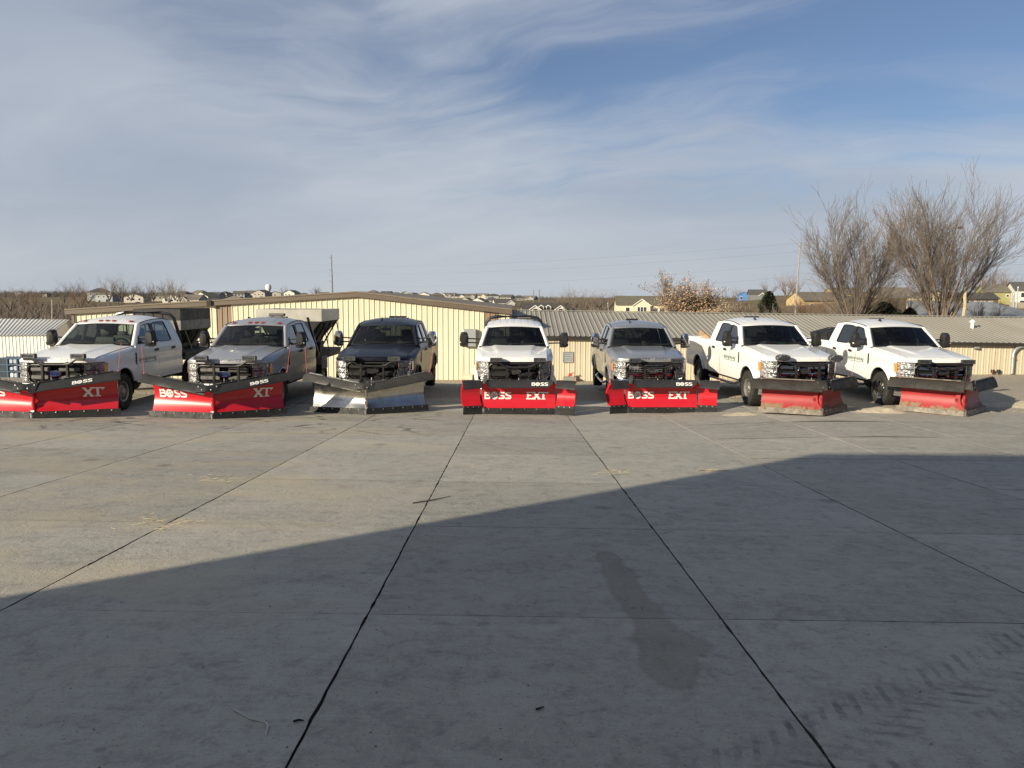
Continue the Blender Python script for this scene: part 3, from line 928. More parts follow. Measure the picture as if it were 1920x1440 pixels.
# long low building to the right
ea, eb = at(1015, 628, 44.4), at(1920, 642, 43.1)
ra, rb_ = at(960, 582.5, 51.0), at(1920, 596, 49.8)
def on_line(p, q, x):
    return p.lerp(q, (x - p.x) / (q.x - p.x))
EL0, EL1 = on_line(ea, eb, -.05), on_line(ea, eb, 41.0)
RL0, RL1 = on_line(ra, rb_, -.05), on_line(ra, rb_, 41.0)
t = thing('low_shed', 'long low tan shed with ribbed taupe metal roof behind the right-hand trucks', 'shed', (EL0.x, EL0.y, -2.0))
T0 = Vector((EL0.x, EL0.y, -2.0))
n = 45
for i in range(n):
    a, b = i / n, (i + 1) / n
    e0, e1, r0, r1 = EL0.lerp(EL1, a), EL0.lerp(EL1, b), RL0.lerp(RL1, a), RL0.lerp(RL1, b)
    nrm = (e1 - e0).cross(r0 - e0).normalized()
    if nrm.z < 0:
        nrm = -nrm
    mb = MB()
    prof = []
    for j in range(3):
        prof += [(j / 3, .035), (j / 3 + .05, .035), (j / 3 + .09, 0), ((j + 1) / 3 - .035, 0)]
    prof.append((1, .035))
    vs = []
    for s, h in prof:
        lo = e0.lerp(e1, s) + nrm * h; hi = r0.lerp(r1, s) + nrm * h
        lo = lo + (lo - hi).normalized() * .22
        vs += [lo - T0, hi - T0]
    mb.add(vs, [(2 * k, 2 * k + 2, 2 * k + 3, 2 * k + 1) for k in range(len(prof) - 1)])
    mb.build('roof_panel', ROOFGREY, t, smooth=20)
    # wall sheet below
    lo = -2.3
    vs = []
    pr = []
    for j in range(3):
        pr += [(j / 3, .03), (j / 3 + .05, .03), (j / 3 + .085, 0), (j / 3 + .15, 0), (j / 3 + .165, .006), (j / 3 + .21, .006), (j / 3 + .225, 0), ((j + 1) / 3 - .03, 0)]
    pr.append((1, .03))
    for s, h in pr:
        c = e0.lerp(e1, s)
        vs += [(c.x - T0.x, c.y - h - T0.y, lo - T0.z), (c.x - T0.x, c.y - h - T0.y, c.z - .06 - T0.z)]
    mb = MB(); mb.add(vs, [(2 * k, 2 * k + 2, 2 * k + 3, 2 * k + 1) for k in range(len(pr) - 1)])
    mb.build('wall_panel', LOWWALL, t, smooth=20)
d = (EL1 - EL0)
mb = MB()
A, B = EL0 - T0, EL1 - T0
mb.prism([A + Vector((0, -.34, -.20)), B + Vector((0, -.34, -.20)), B + Vector((0, -.34, -.045)), A + Vector((0, -.34, -.045))], (0, .15, 0))
mb.build('gutter', GUTTER, t, smooth=0)
A, B = RL0 - T0, RL1 - T0
mb = MB(); mb.prism([A + Vector((0, -.15, .03)), B + Vector((0, -.15, .03)), B + Vector((0, 0, .08)), A + Vector((0, 0, .08))], (0, .12, .0))
mb.build('ridge_cap', ROOFGREY, t, smooth=0)
mb = MB()   # far slope and back, so that it is a building
mb.poly([A, B, B + Vector((0, 6.5, -1.3)), A + Vector((0, 6.5, -1.3))]); mb.poly([A + Vector((0, 6.4, -1.35)), B + Vector((0, 6.4, -1.35)), B + Vector((0, 6.4, -4)), A + Vector((0, 6.4, -4))])
mb.build('back_roof', ROOFGREY, t, smooth=0)
# wall furniture
def on_wall(px, py):
    e = at(px, 630, 44); k = (e.x - EL0.x) / (EL1.x - EL0.x)
    return at(px, py, lerp(EL0.y, EL1.y, k) - .05)
p, q = on_wall(1055, 679.5), on_wall(1075, 659.5)
t = thing('wall_vent', 'square grey louvred vent on the tan wall right of the centre truck', 'vent', ((p.x + q.x) / 2, p.y, p.z))
mb = MB(); wv, hv = (q.x - p.x), (q.z - p.z)
for (a, b, c, e) in ((-wv / 2, wv / 2, 0, .05), (-wv / 2, wv / 2, hv - .05, hv), (-wv / 2, -wv / 2 + .05, .05, hv - .05), (wv / 2 - .05, wv / 2, .05, hv - .05)):
    mb.box(a, b, -.06, 0, c, e)
mb.build('frame', BOXGREY, t, smooth=0)
for i in range(5):
    z = .06 + i * (hv - .12) / 5
    MB().prism([(-wv / 2 + .05, -.05, z), (-wv / 2 + .05, -.01, z + .085), (-wv / 2 + .05, -.005, z + .075), (-wv / 2 + .05, -.045, z - .01)], (wv - .1, 0, 0)).build('slat', BOXGREY, t, smooth=0)
c = on_wall(1830, 650)
mb = MB(); mb.hull([(c.x - .13, c.y - .04, c.z + .12), (c.x + .13, c.y - .04, c.z + .12), (c.x - .13, c.y, c.z - .12), (c.x + .13, c.y, c.z - .12), (c.x - .13, c.y, c.z + .12), (c.x + .13, c.y, c.z + .12), (c.x - .1, c.y - .2, c.z - .1), (c.x + .1, c.y - .2, c.z - .1), (c.x - .1, c.y - .2, c.z - .02), (c.x + .1, c.y - .2, c.z - .02)])
tag(mb.build('wall_lamp', GALV), 'small grey wall lamp high on the tan wall at right', 'lamp')
c0 = on_wall(1894, 700)
P = [(c0.x, c0.y - .15, c0.z)]
P += [(c0.x, c0.y - .15, c0.z + 1.05)]
for k in range(1, 9):
    a = k / 8 * math.pi / 2
    P.append((c0.x + .55 * (1 - math.cos(a)), c0.y - .15, c0.z + 1.05 + .5 * math.sin(a)))
P.append((c0.x + 2.2, c0.y - .15, c0.z + 1.55))
mb = MB(); mb.tube(P, .085, 12); mb.cyl((c0.x, c0.y - .15, 0), .11, c0.z + .85, c0.z + .9, 'Z', 12)
tag(mb.build('bent_pipe', GALV), 'thick grey pipe bending over along the tan wall at far right', 'pipe')
for px, lab in ((1859, 'short dark gas stub at the foot of the tan wall, left of two'), (1870, 'short dark gas stub at the foot of the tan wall, right of two')):
    c = on_wall(px, 702); mb = MB(); mb.cyl((c.x, c.y - .1, 0), .05, c.z - .3, c.z + .25, 'Z', 10); mb.cbox(c.x - .08, c.x + .08, c.y - .18, c.y - .02, c.z + .1, c.z + .28, .02)
    tag(mb.build('gas_stub', BLACK), lab, 'pipe')
c = on_wall(1066, 710)
mb = MB(); mb.cbox(c.x - .35, c.x + .4, c.y - .7, c.y - .2, c.z - .1, c.z + .14, .02); mb.cbox(c.x - .3, c.x + .05, c.y - .65, c.y - .25, c.z + .14, c.z + .16, .01)
tag(mb.build('concrete_block', plain('block_grey', (.26, .25, .22), .9)), 'low grey concrete block at the foot of the tan wall by the centre plow', 'block')
mb = MB(); mb.hull([(c.x - .05, c.y - .45, c.z + .17), (c.x + .15, c.y - .45, c.z + .20), (c.x + .2, c.y - .4, c.z + .36), (c.x - .02, c.y - .4, c.z + .33), (c.x - .05, c.y - .3, c.z + .17), (c.x + .15, c.y - .3, c.z + .2), (c.x + .2, c.y - .3, c.z + .36), (c.x - .02, c.y - .3, c.z + .33)])
mb.tube([(c.x + .18, c.y - .35, c.z + .33), (c.x + .3, c.y - .35, c.z + .4), (c.x + .33, c.y - .35, c.z + .3)], .02, 6)
tag(mb.build('red_jug', plain('jug_red', (.4, .03, .02), .5)), 'tipped red plastic jug on the grey block by the tan wall', 'jug')
# roof vent
b2 = at(1823, 613, 46.6)
mb = MB(); mb.lathe([(.10, -.15), (.10, .27), (.17, .28), (.17, .36), (.10, .40), (.06, .44)], tuple(b2), 'Z', 14, close=True)
tag(mb.build('roof_vent', VENTWHITE), 'white capped vent pipe on the low taupe roof at right', 'vent')

# white metal shed at the far left
Sh0, Sh1 = at(-90, 629, 40.5), at(93, 628, 40.5)
Rg0, Rg1 = at(-80, 597, 45.0), at(131, 599.5, 45.0)
T0 = Vector((Sh1.x, Sh1.y, -2.6))
t = thing('white_shed', 'white ribbed metal shed with pale ribbed roof at the left edge', 'shed', T0)
n = 7
for i in range(n):
    a, b = i / n, (i + 1) / n
    e0, e1, r0, r1 = Sh0.lerp(Sh1, a), Sh0.lerp(Sh1, b), Rg0.lerp(Rg1, a), Rg0.lerp(Rg1, b)
    for kind in (0, 1):
        vs = []; pr = []
        for j in range(4):
            pr += [(j / 4, .03), (j / 4 + .06, .03), (j / 4 + .10, 0), ((j + 1) / 4 - .04, 0)]
        pr.append((1, .03))
        for s, h in pr:
            lo = e0.lerp(e1, s); hi = r0.lerp(r1, s)
            if kind:
                vs += [lo + Vector((0, -.12, h - .03)) - T0, hi + Vector((0, 0, h)) - T0]
            else:
                vs += [Vector((lo.x, lo.y - h, -2.7)) - T0, Vector((lo.x, lo.y - h, lo.z)) - T0]
        mb = MB(); mb.add(vs, [(2 * k, 2 * k + 2, 2 * k + 3, 2 * k + 1) for k in range(len(pr) - 1)])
        mb.build('roof_panel' if kind else 'wall_panel', WHITEROOF if kind else WHITEWALL, t, smooth=20)
e = Sh1; r = Rg1
mb = MB(); mb.poly([Vector((e.x, e.y, -2.7)) - T0, Vector((e.x, e.y, e.z - .02)) - T0, r - T0, Vector((r.x, r.y + 4.5, e.z)) - T0, Vector((r.x, r.y + 4.5, -2.7)) - T0])
mb.build('end_wall', WHITEWALL, t, smooth=0)
mb = MB(); mb.poly([Rg0 - T0, Rg1 - T0, Rg1 + Vector((0, 4.6, -1.3)) - T0, Rg0 + Vector((0, 4.6, -1.3)) - T0]); mb.build('back_roof', WHITEROOF, t, smooth=0)

# blue rack of pale totes standing before it
c = at(22, 708, 33.0)
t = thing('tote_rack', 'blue steel rack holding pale totes in front of the white shed', 'rack', (c.x, c.y, c.z - .1))
mb = MB()
for x in (-.55, -.15, .28, .62, .95):
    mb.box(x - .03, x + .03, -.03, .03, 0, .98)
    mb.box(x - .03, x + .03, .57, .63, 0, .98)
for z in (.05, .36, .66, .95):
    mb.box(-.55, .95, -.035, .035, z - .02, z + .03); mb.box(-.55, .95, .565, .635, z - .02, z + .03)
mb.build('frame', BLUEPAINT, t, smooth=0)
mb = MB(); mb.box(-.58, -.18, -.02, .6, .02, .95); mb.build('side_panel', plain('dark_blue_panel', (.012, .03, .05), .4), t, smooth=0)
rg = random.Random(2)
for i, x in enumerate((-.12, .09, .33, .66)):
    for z in (.09, .40, .70):
        MB().cbox(x, x + (.2 if i < 2 else .26), .02, .5, z, z + rg.uniform(.16, .22), .03).build('tote', PALETOTE if rg.random() < .75 else VENTWHITE, t, smooth=40)

# the tall warehouse that stands behind the viewpoint and throws the long shadow
HW = 0.28 + 21.72 * math.tan(SUN_EL)
t = thing('warehouse', 'tall tan metal warehouse behind the viewpoint whose shadow covers the yard', 'warehouse', (-11.47, -2.5, 0))
mb = MB(); mb.box(0, 52, -26, 0, -1, HW - .02)
mb.build('wall', LOWWALL, t, smooth=0)
mb = MB()
mb.box(-.02, 52.1, -26.1, .02, HW - .02, HW); mb.build('roof', ROOFGREY, t, smooth=0)
for x in (9, 16, 23, 30):
    MB().box(x, x + 4.2, .0, .05, .4, 4.4).build('overhead_door', WHITEWALL, t, smooth=0)
# ------------------------------------------------------------------ pickup trucks (local axes: x across, y back from the grille, z up)
PLAN = [(0.0, 0.0), (.30, .012), (.55, .045), (.72, .095), (.84, .165), (.905, .26), (.945, .38), (.972, .55), (.99, .80), (1.0, 1.2)]
def plan_y(x):
    return interp(abs(x), [(a, b) for a, b in PLAN])
def plan_x(y):
    return interp(y, [(b, a) for a, b in PLAN])
PROF = [(.40, .935), (.55, .968), (.72, .992), (.90, .998), (.96, .992), (1.02, .985), (1.18, .998), (1.28, .990), (1.36, .962), (1.40, .945), (1.92, .765), (2.1, .70)]
def half(y, z):
    tail = 1.0 if y < 3.9 else 1.0 - .012 * (y - 3.9) / 2.4
    return plan_x(y) * interp(z, PROF) * tail
RAIL = [(2.10, 1.838), (2.35, 1.885), (2.7, 1.925), (3.1, 1.948), (3.5, 1.950), (3.95, 1.905)]
def rail_z(y):
    return interp(y, RAIL)
def hood_z(x, y):
    a = abs(x)
    edge = interp(y, [(.0, 1.185), (.3, 1.24), (1.0, 1.325), (1.65, 1.385)])
    mid = interp(y, [(.0, 1.225), (.25, 1.285), (.8, 1.355), (1.5, 1.425)])
    crease = lerp(.34, .50, min(1, y / 1.45))
    t = sstep((a - crease) / .10)
    dome = .026 * (1 - t)
    base = lerp(mid - .018, edge, sstep((a - crease) / (.90 - crease)) ** 1.15)
    return base + dome * sstep((y - .12) / .5)
def cols(y0, y1, n, zb, zt, s, rows=10, extra=None):
    """side-skin column grid between two height functions"""
    def f(u, v):
        y = lerp(y0, y1, u)
        z = lerp(zb(y), zt(y), v)
        return (s * half(y, z), y, z)
    return f
def arch(yc, zc, r, floor):
    def g(y):
        d = abs(y - yc)
        if d < r:
            return max(floor, zc + math.sqrt(r * r - d * d))
        return floor
    return g
def resample(pts, n):
    """closed outline -> n points per edge"""
    out = []
    for i, p in enumerate(pts):
        q = pts[(i + 1) % len(pts)]
        for k in range(n):
            out.append((lerp(p[0], q[0], k / n), lerp(p[1], q[1], k / n)))
    return out
def soften(loop, it=2):
    for _ in range(it):
        n = len(loop)
        loop = [((loop[i - 1][0] + 2 * loop[i][0] + loop[(i + 1) % n][0]) / 4, (loop[i - 1][1] + 2 * loop[i][1] + loop[(i + 1) % n][1]) / 4) for i in range(n)]
    return loop
MESHES = {}
def part(name, key, mat, parent, fn, smooth=30):
    """build a part once and share its mesh between trucks of the same finish"""
    mats = mat if isinstance(mat, (list, tuple)) else [mat]
    k = (name, key, tuple(m.name for m in mats))
    if k not in MESHES:
        mb = MB(); fn(mb)
        MESHES[k] = mb.mesh(name, mats, smooth)
    return link(name, MESHES[k], parent)
TEXTS = {}
def text_mesh(body, size, ext=.002, shear=0.0, space=1.0):
    k = (body, size, ext, shear, space)
    if k not in TEXTS:
        cu = bpy.data.curves.new('lettering', 'FONT')
        cu.body = body; cu.size = size; cu.extrude = ext; cu.shear = shear; cu.space_character = space
        cu.align_x = 'CENTER'; cu.align_y = 'CENTER'; cu.resolution_u = 3
        ob = bpy.data.objects.new('lettering', cu); COL.objects.link(ob)
        me = bpy.data.meshes.new_from_object(ob.evaluated_get(bpy.context.evaluated_depsgraph_get()))
        bpy.data.objects.remove(ob); bpy.data.curves.remove(cu)
        TEXTS[k] = me
    return TEXTS[k]
def lettering(name, body, size, mat, parent, loc, rot, shear=0.0, space=1.0, sx=1.0, bend=None):
    me = text_mesh(body, size, .002, shear, space).copy()
    if bend:
        for v in me.vertices:
            v.co.z -= bend(v.co.x * sx)
    me.materials.clear(); me.materials.append(mat)
    o = link(name, me, parent, loc)
    o.rotation_euler = rot
    o.scale = (sx, 1, 1)
    return o

WF, WR = 1.00, 5.02           # axle positions
TR, TW = .415, .27            # tyre radius and width

def make_wheel(parent, x, y, style, dark):
    s = 1 if x > 0 else -1
    w = link('wheel', None, parent, (x, y, TR))
    def tyre(mb):
        prof = [(.225, -.10), (.25, -.125), (.31, -.137), (.37, -.13), (.397, -.105), (.403, -.05), (.403, .05), (.397, .105), (.37, .13), (.31, .137), (.25, .125), (.225, .10)]
        mb.lathe(prof, (0, 0, 0), 'X', 40)
        for k in range(34):
            for row, (xa, xb, off) in enumerate(((-.128, -.075, 0), (-.062, -.008, .5), (.008, .062, 0), (.075, .128, .5))):
                a = 2 * math.pi * (k + off) / 34
                da = .062
                ra, rb = .395, .4175
                pts = []
                for xx in (xa, xb):
                    for aa in (a - da, a + da * .55):
                        sk = .02 if xx == xb else -.02
                        for rr in (ra, rb - (.012 if abs(xx) > .12 else 0)):
                            pts.append((xx, rr * math.cos(aa + sk), rr * math.sin(aa + sk)))
                mb.hull(pts)
    part('tyre', 'std', RUBBER, w, tyre, 35)
    def rim(mb):
        f = s
        mb.lathe([(.232, -.10 * f), (.236, .095 * f), (.226, .112 * f), (.205, .10 * f), (.195, .055 * f)], (0, 0, 0), 'X', 32)
        mb.lathe([(.20, .045 * f), (.15, .05 * f), (.13, .075 * f), (.085, .08 * f), (.07, .12 * f), (.0, .125 * f)], (0, 0, 0), 'X', 32, mi=1 if style == 'blackspoke' else 0)
        if style == 'slots':
            for k in range(10):
                a = 2 * math.pi * k / 10
                c = Vector((.062 * f, .165 * math.cos(a), .165 * math.sin(a)))
                mb.lathe([(.026, 0), (.018, .004 * f), (0, .004 * f)], tuple(c + Vector((-.004 * f, 0, 0))), 'X', 10, mi=1)
                mb.tube([c + Vector((0, .02 * math.sin(a), -.02 * math.cos(a))), c + Vector((.012 * f, .0, .0)), c + Vector((0, -.02 * math.sin(a), .02 * math.cos(a)))], .006, 5)
        else:
            for k in range(8):
                a = 2 * math.pi * k / 8
                pts = []
                for rr, wd, xx in ((.06, .030, .09), (.205, .042, .085), (.06, .022, .05), (.205, .03, .05)):
                    for sg in (-1, 1):
                        pts.append((xx * f, rr * math.cos(a) - sg * wd * math.sin(a) * .6, rr * math.sin(a) + sg * wd * math.cos(a) * .6))
                mb.hull(pts)
        for k in range(8):
            a = 2 * math.pi * (k + .5) / 8
            mb.cyl((0, .10 * math.cos(a), .10 * math.sin(a)), .011, .075 * f, .095 * f, 'X', 6)
    part('rim', style + str(s), [dark[0], dark[1]], w, rim, 30)
    return w

def make_truck(name, label, loc, rz, P, trim):
    """trim keys: grille ('bars','mesh','black','late'), bars, bumper, mirror, mirror_out, seat, bed, rims, roof..."""
    T = thing(name, label, 'pickup truck', loc, rz, 'plow trucks parked in a row')
    T.scale = (1, 1, 1.04)
    rear = trim.get('bed', 'pickup')
    pk = P.name
    # ---- skin of the nose and sides
    for s in (-1, 1):
        zb = arch(WF, .44, .515, .60)
        def fender(mb, s=s):
            def prof(y, v):
                zs = interp(y, [(.36, 1.11), (1.0, 1.25), (1.66, 1.335)])
                he = interp(y, [(.36, .80), (1.66, .865)])
                hz = hood_z(he, y) - .012
                lo = zb(y)
                if v < .62:
                    z = lerp(lo, zs, v / .62)
                    return (s * half(y, z), y, z)
                k = (v - .62) / .38
                x0 = half(y, zs)
                x = lerp(x0, he, k)
                z = lerp(zs, hz, math.sin(k * math.pi / 2))
                return (s * x, y, z)
            ycs = []
            def ymap(u):
                return lerp(.36, 1.655, u)
            mb.shell(lambda u, v: prof(ymap(u), v), 54, 16, lambda p: (-s * .03, 0, 0))
            # rolled lip of the wheel arch
            pts = []
            for k in range(25):
                a = math.pi * (k / 24) * .92 + math.pi * .04
                y = WF - math.cos(a) * .515; z = .44 + math.sin(a) * .515
                if z > .58:
                    pts.append((s * (half(y, z) + .012), y, z))
            mb.tube(pts, .022, 6)
        part('fender', ('f', s), P, T, fender)
        def nose(mb, s=s):
            def f(u, v):
                x = lerp(.50, .94, u)
                y = plan_y(x)
                if v < .4:
                    return (s * x, y - .002, lerp(1.128, 1.165, v / .4))
                k = (v - .4) / .6
                xi = lerp(.50, .81, u)
                yi = lerp(y, lerp(.09, .37, u), k)
                return (s * lerp(x, xi, k), yi, lerp(1.165, hood_z(xi, max(.03, yi)) - .014, math.sin(k * math.pi / 2)))
            mb.grid(f, 14, 8)
        part('nose_panel', ('n', s), P, T, nose)
        # doors
        sill = lambda y: .56
        belt = lambda y: 1.375
        for di, (y0, y1, outer, inner) in enumerate((
                (1.665, 2.785, [(1.665, 1.375), (2.785, 1.375), (2.785, 'r'), (2.42, 'r'), (2.235, 'r')], [(1.80, 1.412), (2.735, 1.412), (2.735, 'g'), (2.44, 'g'), (2.31, 'g')]),
                (2.795, 3.735, [(2.795, 1.375), (3.735, 1.375), (3.70, 1.62), (3.62, 'r'), (2.795, 'r')], [(2.845, 1.412), (3.66, 1.412), (3.615, 1.63), (3.55, 'g'), (2.845, 'g')]))):
            def door(mb, s=s, y0=y0, y1=y1, outer=outer, inner=inner):
                mb.shell(cols(y0, y1, 16, sill, belt, s), 16, 18, lambda p: (-s * .03, 0, 0))
                def res(loop):
                    L = [(y, rail_z(y) - (.005 if z == 'r' else .055) if isinstance(z, str) else z) for y, z in loop]
                    return resample(L, 8)
                o_ = res(outer); i_ = soften(res(inner), 3)
                mb.ring([(s * half(y, z), y, z) for y, z in o_], [(s * (half(y, z) + .001), y, z) for y, z in i_], depth=(-s * .03, 0, 0))
            d = part('door', ('d', s, di), P, T, door)
            def win(mb, s=s, inner=inner):
                L = [(y, rail_z(y) - .055 if isinstance(z, str) else z) for y, z in inner]
                i_ = soften(resample(L, 8), 3)
                c = (sum(p[0] for p in i_) / len(i_), sum(p[1] for p in i_) / len(i_))
                mb.poly([(s * (half(y, z) - .012), c[0] + (y - c[0]) * 1.02, c[1] + (z - c[1]) * 1.02) for y, z in i_])
            g = TINTGLASS if (di == 1 and trim.get('tint')) or trim.get('tint') == 2 else SIDEGLASS
            part('window', ('w', s, di), g, d, win, 0)
            def seal(mb, s=s, inner=inner):
                L = [(y, rail_z(y) - .055 if isinstance(z, str) else z) for y, z in inner]
                i_ = soften(resample(L, 8), 3)
                c = (sum(p[0] for p in i_) / len(i_), sum(p[1] for p in i_) / len(i_))
                a = [(s * (half(y, z) + .004), c[0] + (y - c[0]) * 1.022, c[1] + (z - c[1]) * 1.05) for y, z in i_]
                b = [(s * (half(y, z) + .002), c[0] + (y - c[0]) * .965, c[1] + (z - c[1]) * .94) for y, z in i_]
                mb.ring(a, b, depth=(-s * .015, 0, 0))
            part('window_seal', ('ws', s, di), BLACK, d, seal)
            def hdl(mb, s=s, y1=y1):
                yy = y1 - .13
                x = s * (half(yy, 1.2) + .004)
                mb.hull([(x - s * .01, yy - .11, 1.205), (x - s * .01, yy + .06, 1.225), (x - s * .01, yy + .06, 1.275), (x - s * .01, yy - .11, 1.255), (x + s * .02, yy - .10, 1.21), (x + s * .04, yy - .02, 1.22), (x + s * .04, yy + .03, 1.225), (x + s * .04, yy + .03, 1.265), (x + s * .02, yy - .10, 1.25)])
            part('handle', ('h', s, di), trim.get('handle', BLACK), d, hdl)
            if di == 0:
                def corner(mb, s=s):
                    q = [(1.80, 1.41), (2.05, 1.41), (2.05, 1.60), (1.98, 1.60)]
                    mb.prism([(s * (half(y, z) + .003), y, z) for y, z in q], (-s * .02, 0, 0))
                part('mirror_sail', ('ms', s), BLACK, d, corner)
        # pillar behind the rear door
        def cpil(mb, s=s):
            mb.shell(cols(3.742, 4.12, 6, sill, belt, s), 6, 18, lambda p: (-s * .03, 0, 0))
            a = [(3.742, 1.375), (4.12, 1.375), (4.075, 1.62), (3.97, 1.86)]
            def f(u, v):
                y = lerp(lerp(3.742, 3.628, sstep(v) if v > .45 else v * .7), lerp(4.12, 3.95, v ** 1.5), u)
                z = lerp(1.375, rail_z(3.75) - .01, v)
                return (s * half(y, z), y, z)
            mb.grid(f, 6, 10)
        part('cab_corner', ('c', s), P, T, cpil)
        def bp(mb, s=s):
            mb.grid(lambda u, v: (s * (half(2.79, lerp(1.41, 1.865, v)) + .006), lerp(2.715, 2.865, u), lerp(1.41, 1.865, v)), 2, 4)
        part('door_pillar', ('bp', s), BLACK, T, bp)
        def apil(mb, s=s):
            def f(u, v):
                p0 = Vector((.845, 1.665, 1.39)).lerp(Vector((.690, 2.225, rail_z(2.235) - .002)), v)
                p1 = Vector((half(1.665, 1.385), 1.665, 1.375)).lerp(Vector((half(2.235, rail_z(2.235)), 2.235, rail_z(2.235) - .005)), v)
                p = p0.lerp(p1, u)
                bul = math.sin(u * math.pi) * .02
                return (s * p.x, p.y - bul, p.z + bul * .8)
            mb.grid(f, 6, 10)
        part('windshield_pillar', ('ap', s), P, T, apil)
        def liner(mb, s=s, yc=WF):
            if True:
                def f(u, v):
                    a = math.pi * (u * 1.16 - .08)
                    return (s * lerp(.50, .965, v), yc - math.cos(a) * .50, .44 + math.sin(a) * .50)
                mb.grid(f, 18, 2)
                mb.poly([(s * .50, yc - math.cos(math.pi * k / 12) * .5, .44 + math.sin(math.pi * k / 12) * .5) for k in range(13)])
        part('wheel_well', ('l', s), DARK, T, liner)
        if rear == 'pickup':
            part('wheel_well', ('lr', s), DARK, T, lambda mb, s=s, liner=liner: liner(mb, s, WR))
    def hood(mb):
        def f(u, v):
            x = (u - .5) * 2
            a = abs(x)
            y1 = 1.42 + .22 * a * a
            if v < .14:
                k = v / .14
                X = x * .80
                y0 = plan_y(X) - .008
                zt = hood_z(X, max(.02, y0 + .02))
                return (X, y0 + .012 * k ** 2, lerp(1.155, zt - .012, k ** .8))
            k = (v - .14) / .86
            X = x * lerp(.80, .862, k)
            y0 = plan_y(X) + .004
            y = lerp(y0 + .012 * (1 if k else 1), y1, k)
            return (X, y, hood_z(X, y) - (.012 if k == 0 else 0))
        mb.shell(f, 44, 30, lambda p: (0, 0, -.03))
    part('hood', 'h', P, T, hood, 40)
    for word, wx in (('SUPER', -.19), ('DUTY', .24)):
        lettering('hood_lettering', word, .085, trim.get('hoodtext', P), T, (wx, -.0085, 1.195), (R(84), 0, 0), space=1.3, sx=1.1, bend=lambda x, wx=wx: plan_y(x + wx))
    def cowl(mb):
        def f(u, v):
            x = (u - .5) * 2 * .86
            y0 = 1.40 + .22 * (x / .86) ** 2
            return (x, y0 + v * .16, lerp(hood_z(x, y0) - .02, 1.405 - .012 * (x / .86) ** 2, v))
        mb.grid(f, 16, 3)
        for x0 in (-.55, .12):
            mb.tube([(x0 + .02, 1.50, 1.425), (x0 + .28, 1.515, 1.455), (x0 + .60, 1.56, 1.468)], .010, 5)
            mb.tube([(x0 - .12, 1.545, 1.462), (x0 + .28, 1.545, 1.478), (x0 + .66, 1.60, 1.472)], .008, 5)
    part('cowl', 'c', BLACK, T, cowl)
    def ws(mb, grow=0.0, push=0.0):
        def f(u, v):
            x = (u - .5) * 2
            w = lerp(.850, .695, v)
            y = lerp(1.475 + .19 * x * x, 2.115 + .11 * x * x, v)
            z = lerp(1.405 - .014 * x * x, 1.875 - .032 * x * x, v) + .012 * math.sin(v * math.pi)
            return (x * w, y + push, z + push * .4)
        return f
    part('windshield', 'w', WINDSHIELD, T, lambda mb: mb.grid(ws(mb), 16, 10), 60)
    def wseal(mb):
        f = ws(mb)
        loop = [(i / 12, 0) for i in range(12)] + [(1, i / 10) for i in range(10)] + [(1 - i / 12, 1) for i in range(12)] + [(0, 1 - i / 10) for i in range(10)]
        o_ = [Vector(f(u, v)) + Vector((0, -.004, .004)) for u, v in loop]
        i_ = [Vector(f(.5 + (u - .5) * .955, .5 + (v - .5) * .91)) + Vector((0, -.004, .004)) for u, v in loop]
        mb.ring(o_, i_)
    part('windshield_seal', 'ws', BLACK, T, wseal)
    def roof(mb):
        def f(u, v):
            x = (u - .5) * 2
            y = lerp(2.115 + .12 * x * x, 3.95 - .02 * x * x, v)
            rz_ = rail_z(y)
            w = half(y, rz_) if v > .0 else half(y, rz_)
            w = lerp(.70, w, sstep((y - 2.1) / .16)) if y < 2.3 else w
            crown = .092 * (1 - abs(x) ** 2.6) * interp(y, [(2.1, .35), (2.45, .8), (2.9, 1), (3.6, 1), (3.95, .55)])
            rib = 0
            if abs(x) < .8 and 2.35 < y < 3.8:
                ph = (x * .74 + .9) / .185
                d = abs(ph - round(ph))
                rib = -.009 * max(0, 1 - d / .13) * sstep((y - 2.35) / .12) * sstep((3.8 - y) / .1)
            return (x * w, y, rz_ + crown + rib)
        mb.shell(f, 72, 24, lambda p: (0, 0, -.02))
    part('roof', 'r', P, T, roof, 40)
    def ditch(mb, s):
        if True:
            mb.tube([(s * (half(y, rail_z(y)) - .012), y, rail_z(y) + .008) for y in [2.26 + k * .12 for k in range(14)]], .011, 5)
    for s in (-1, 1):
        part('roof_ditch', ('d', s), BLACK, T, lambda mb, s=s: ditch(mb, s))
    # cab back with its window
    def cback(mb):
        mb.box(-.93, .93, 4.085, 4.11, .55, 1.40)
        o_ = resample([(-.94, 1.40), (.94, 1.40), (.76, 1.90), (-.76, 1.90)], 6)
        i_ = soften(resample([(-.70, 1.44), (.70, 1.44), (.62, 1.80), (-.62, 1.80)], 6), 2)
        g = lambda p: (p[0], 4.10 - (p[1] - 1.4) * .33, p[1])
        mb.ring([g(p) for p in o_], [g(p) for p in i_], depth=(0, -.03, 0))
    part('cab_back', 'b', P, T, cback)
    def rwin(mb):
        g = lambda p: (p[0], 4.09 - (p[1] - 1.4) * .33, p[1])
        mb.poly([g(p) for p in [(-.72, 1.42), (.72, 1.42), (.63, 1.82), (-.63, 1.82)]])
    part('rear_window', 'rw', TINTGLASS if trim.get('tint') else SIDEGLASS, T, rwin, 0)
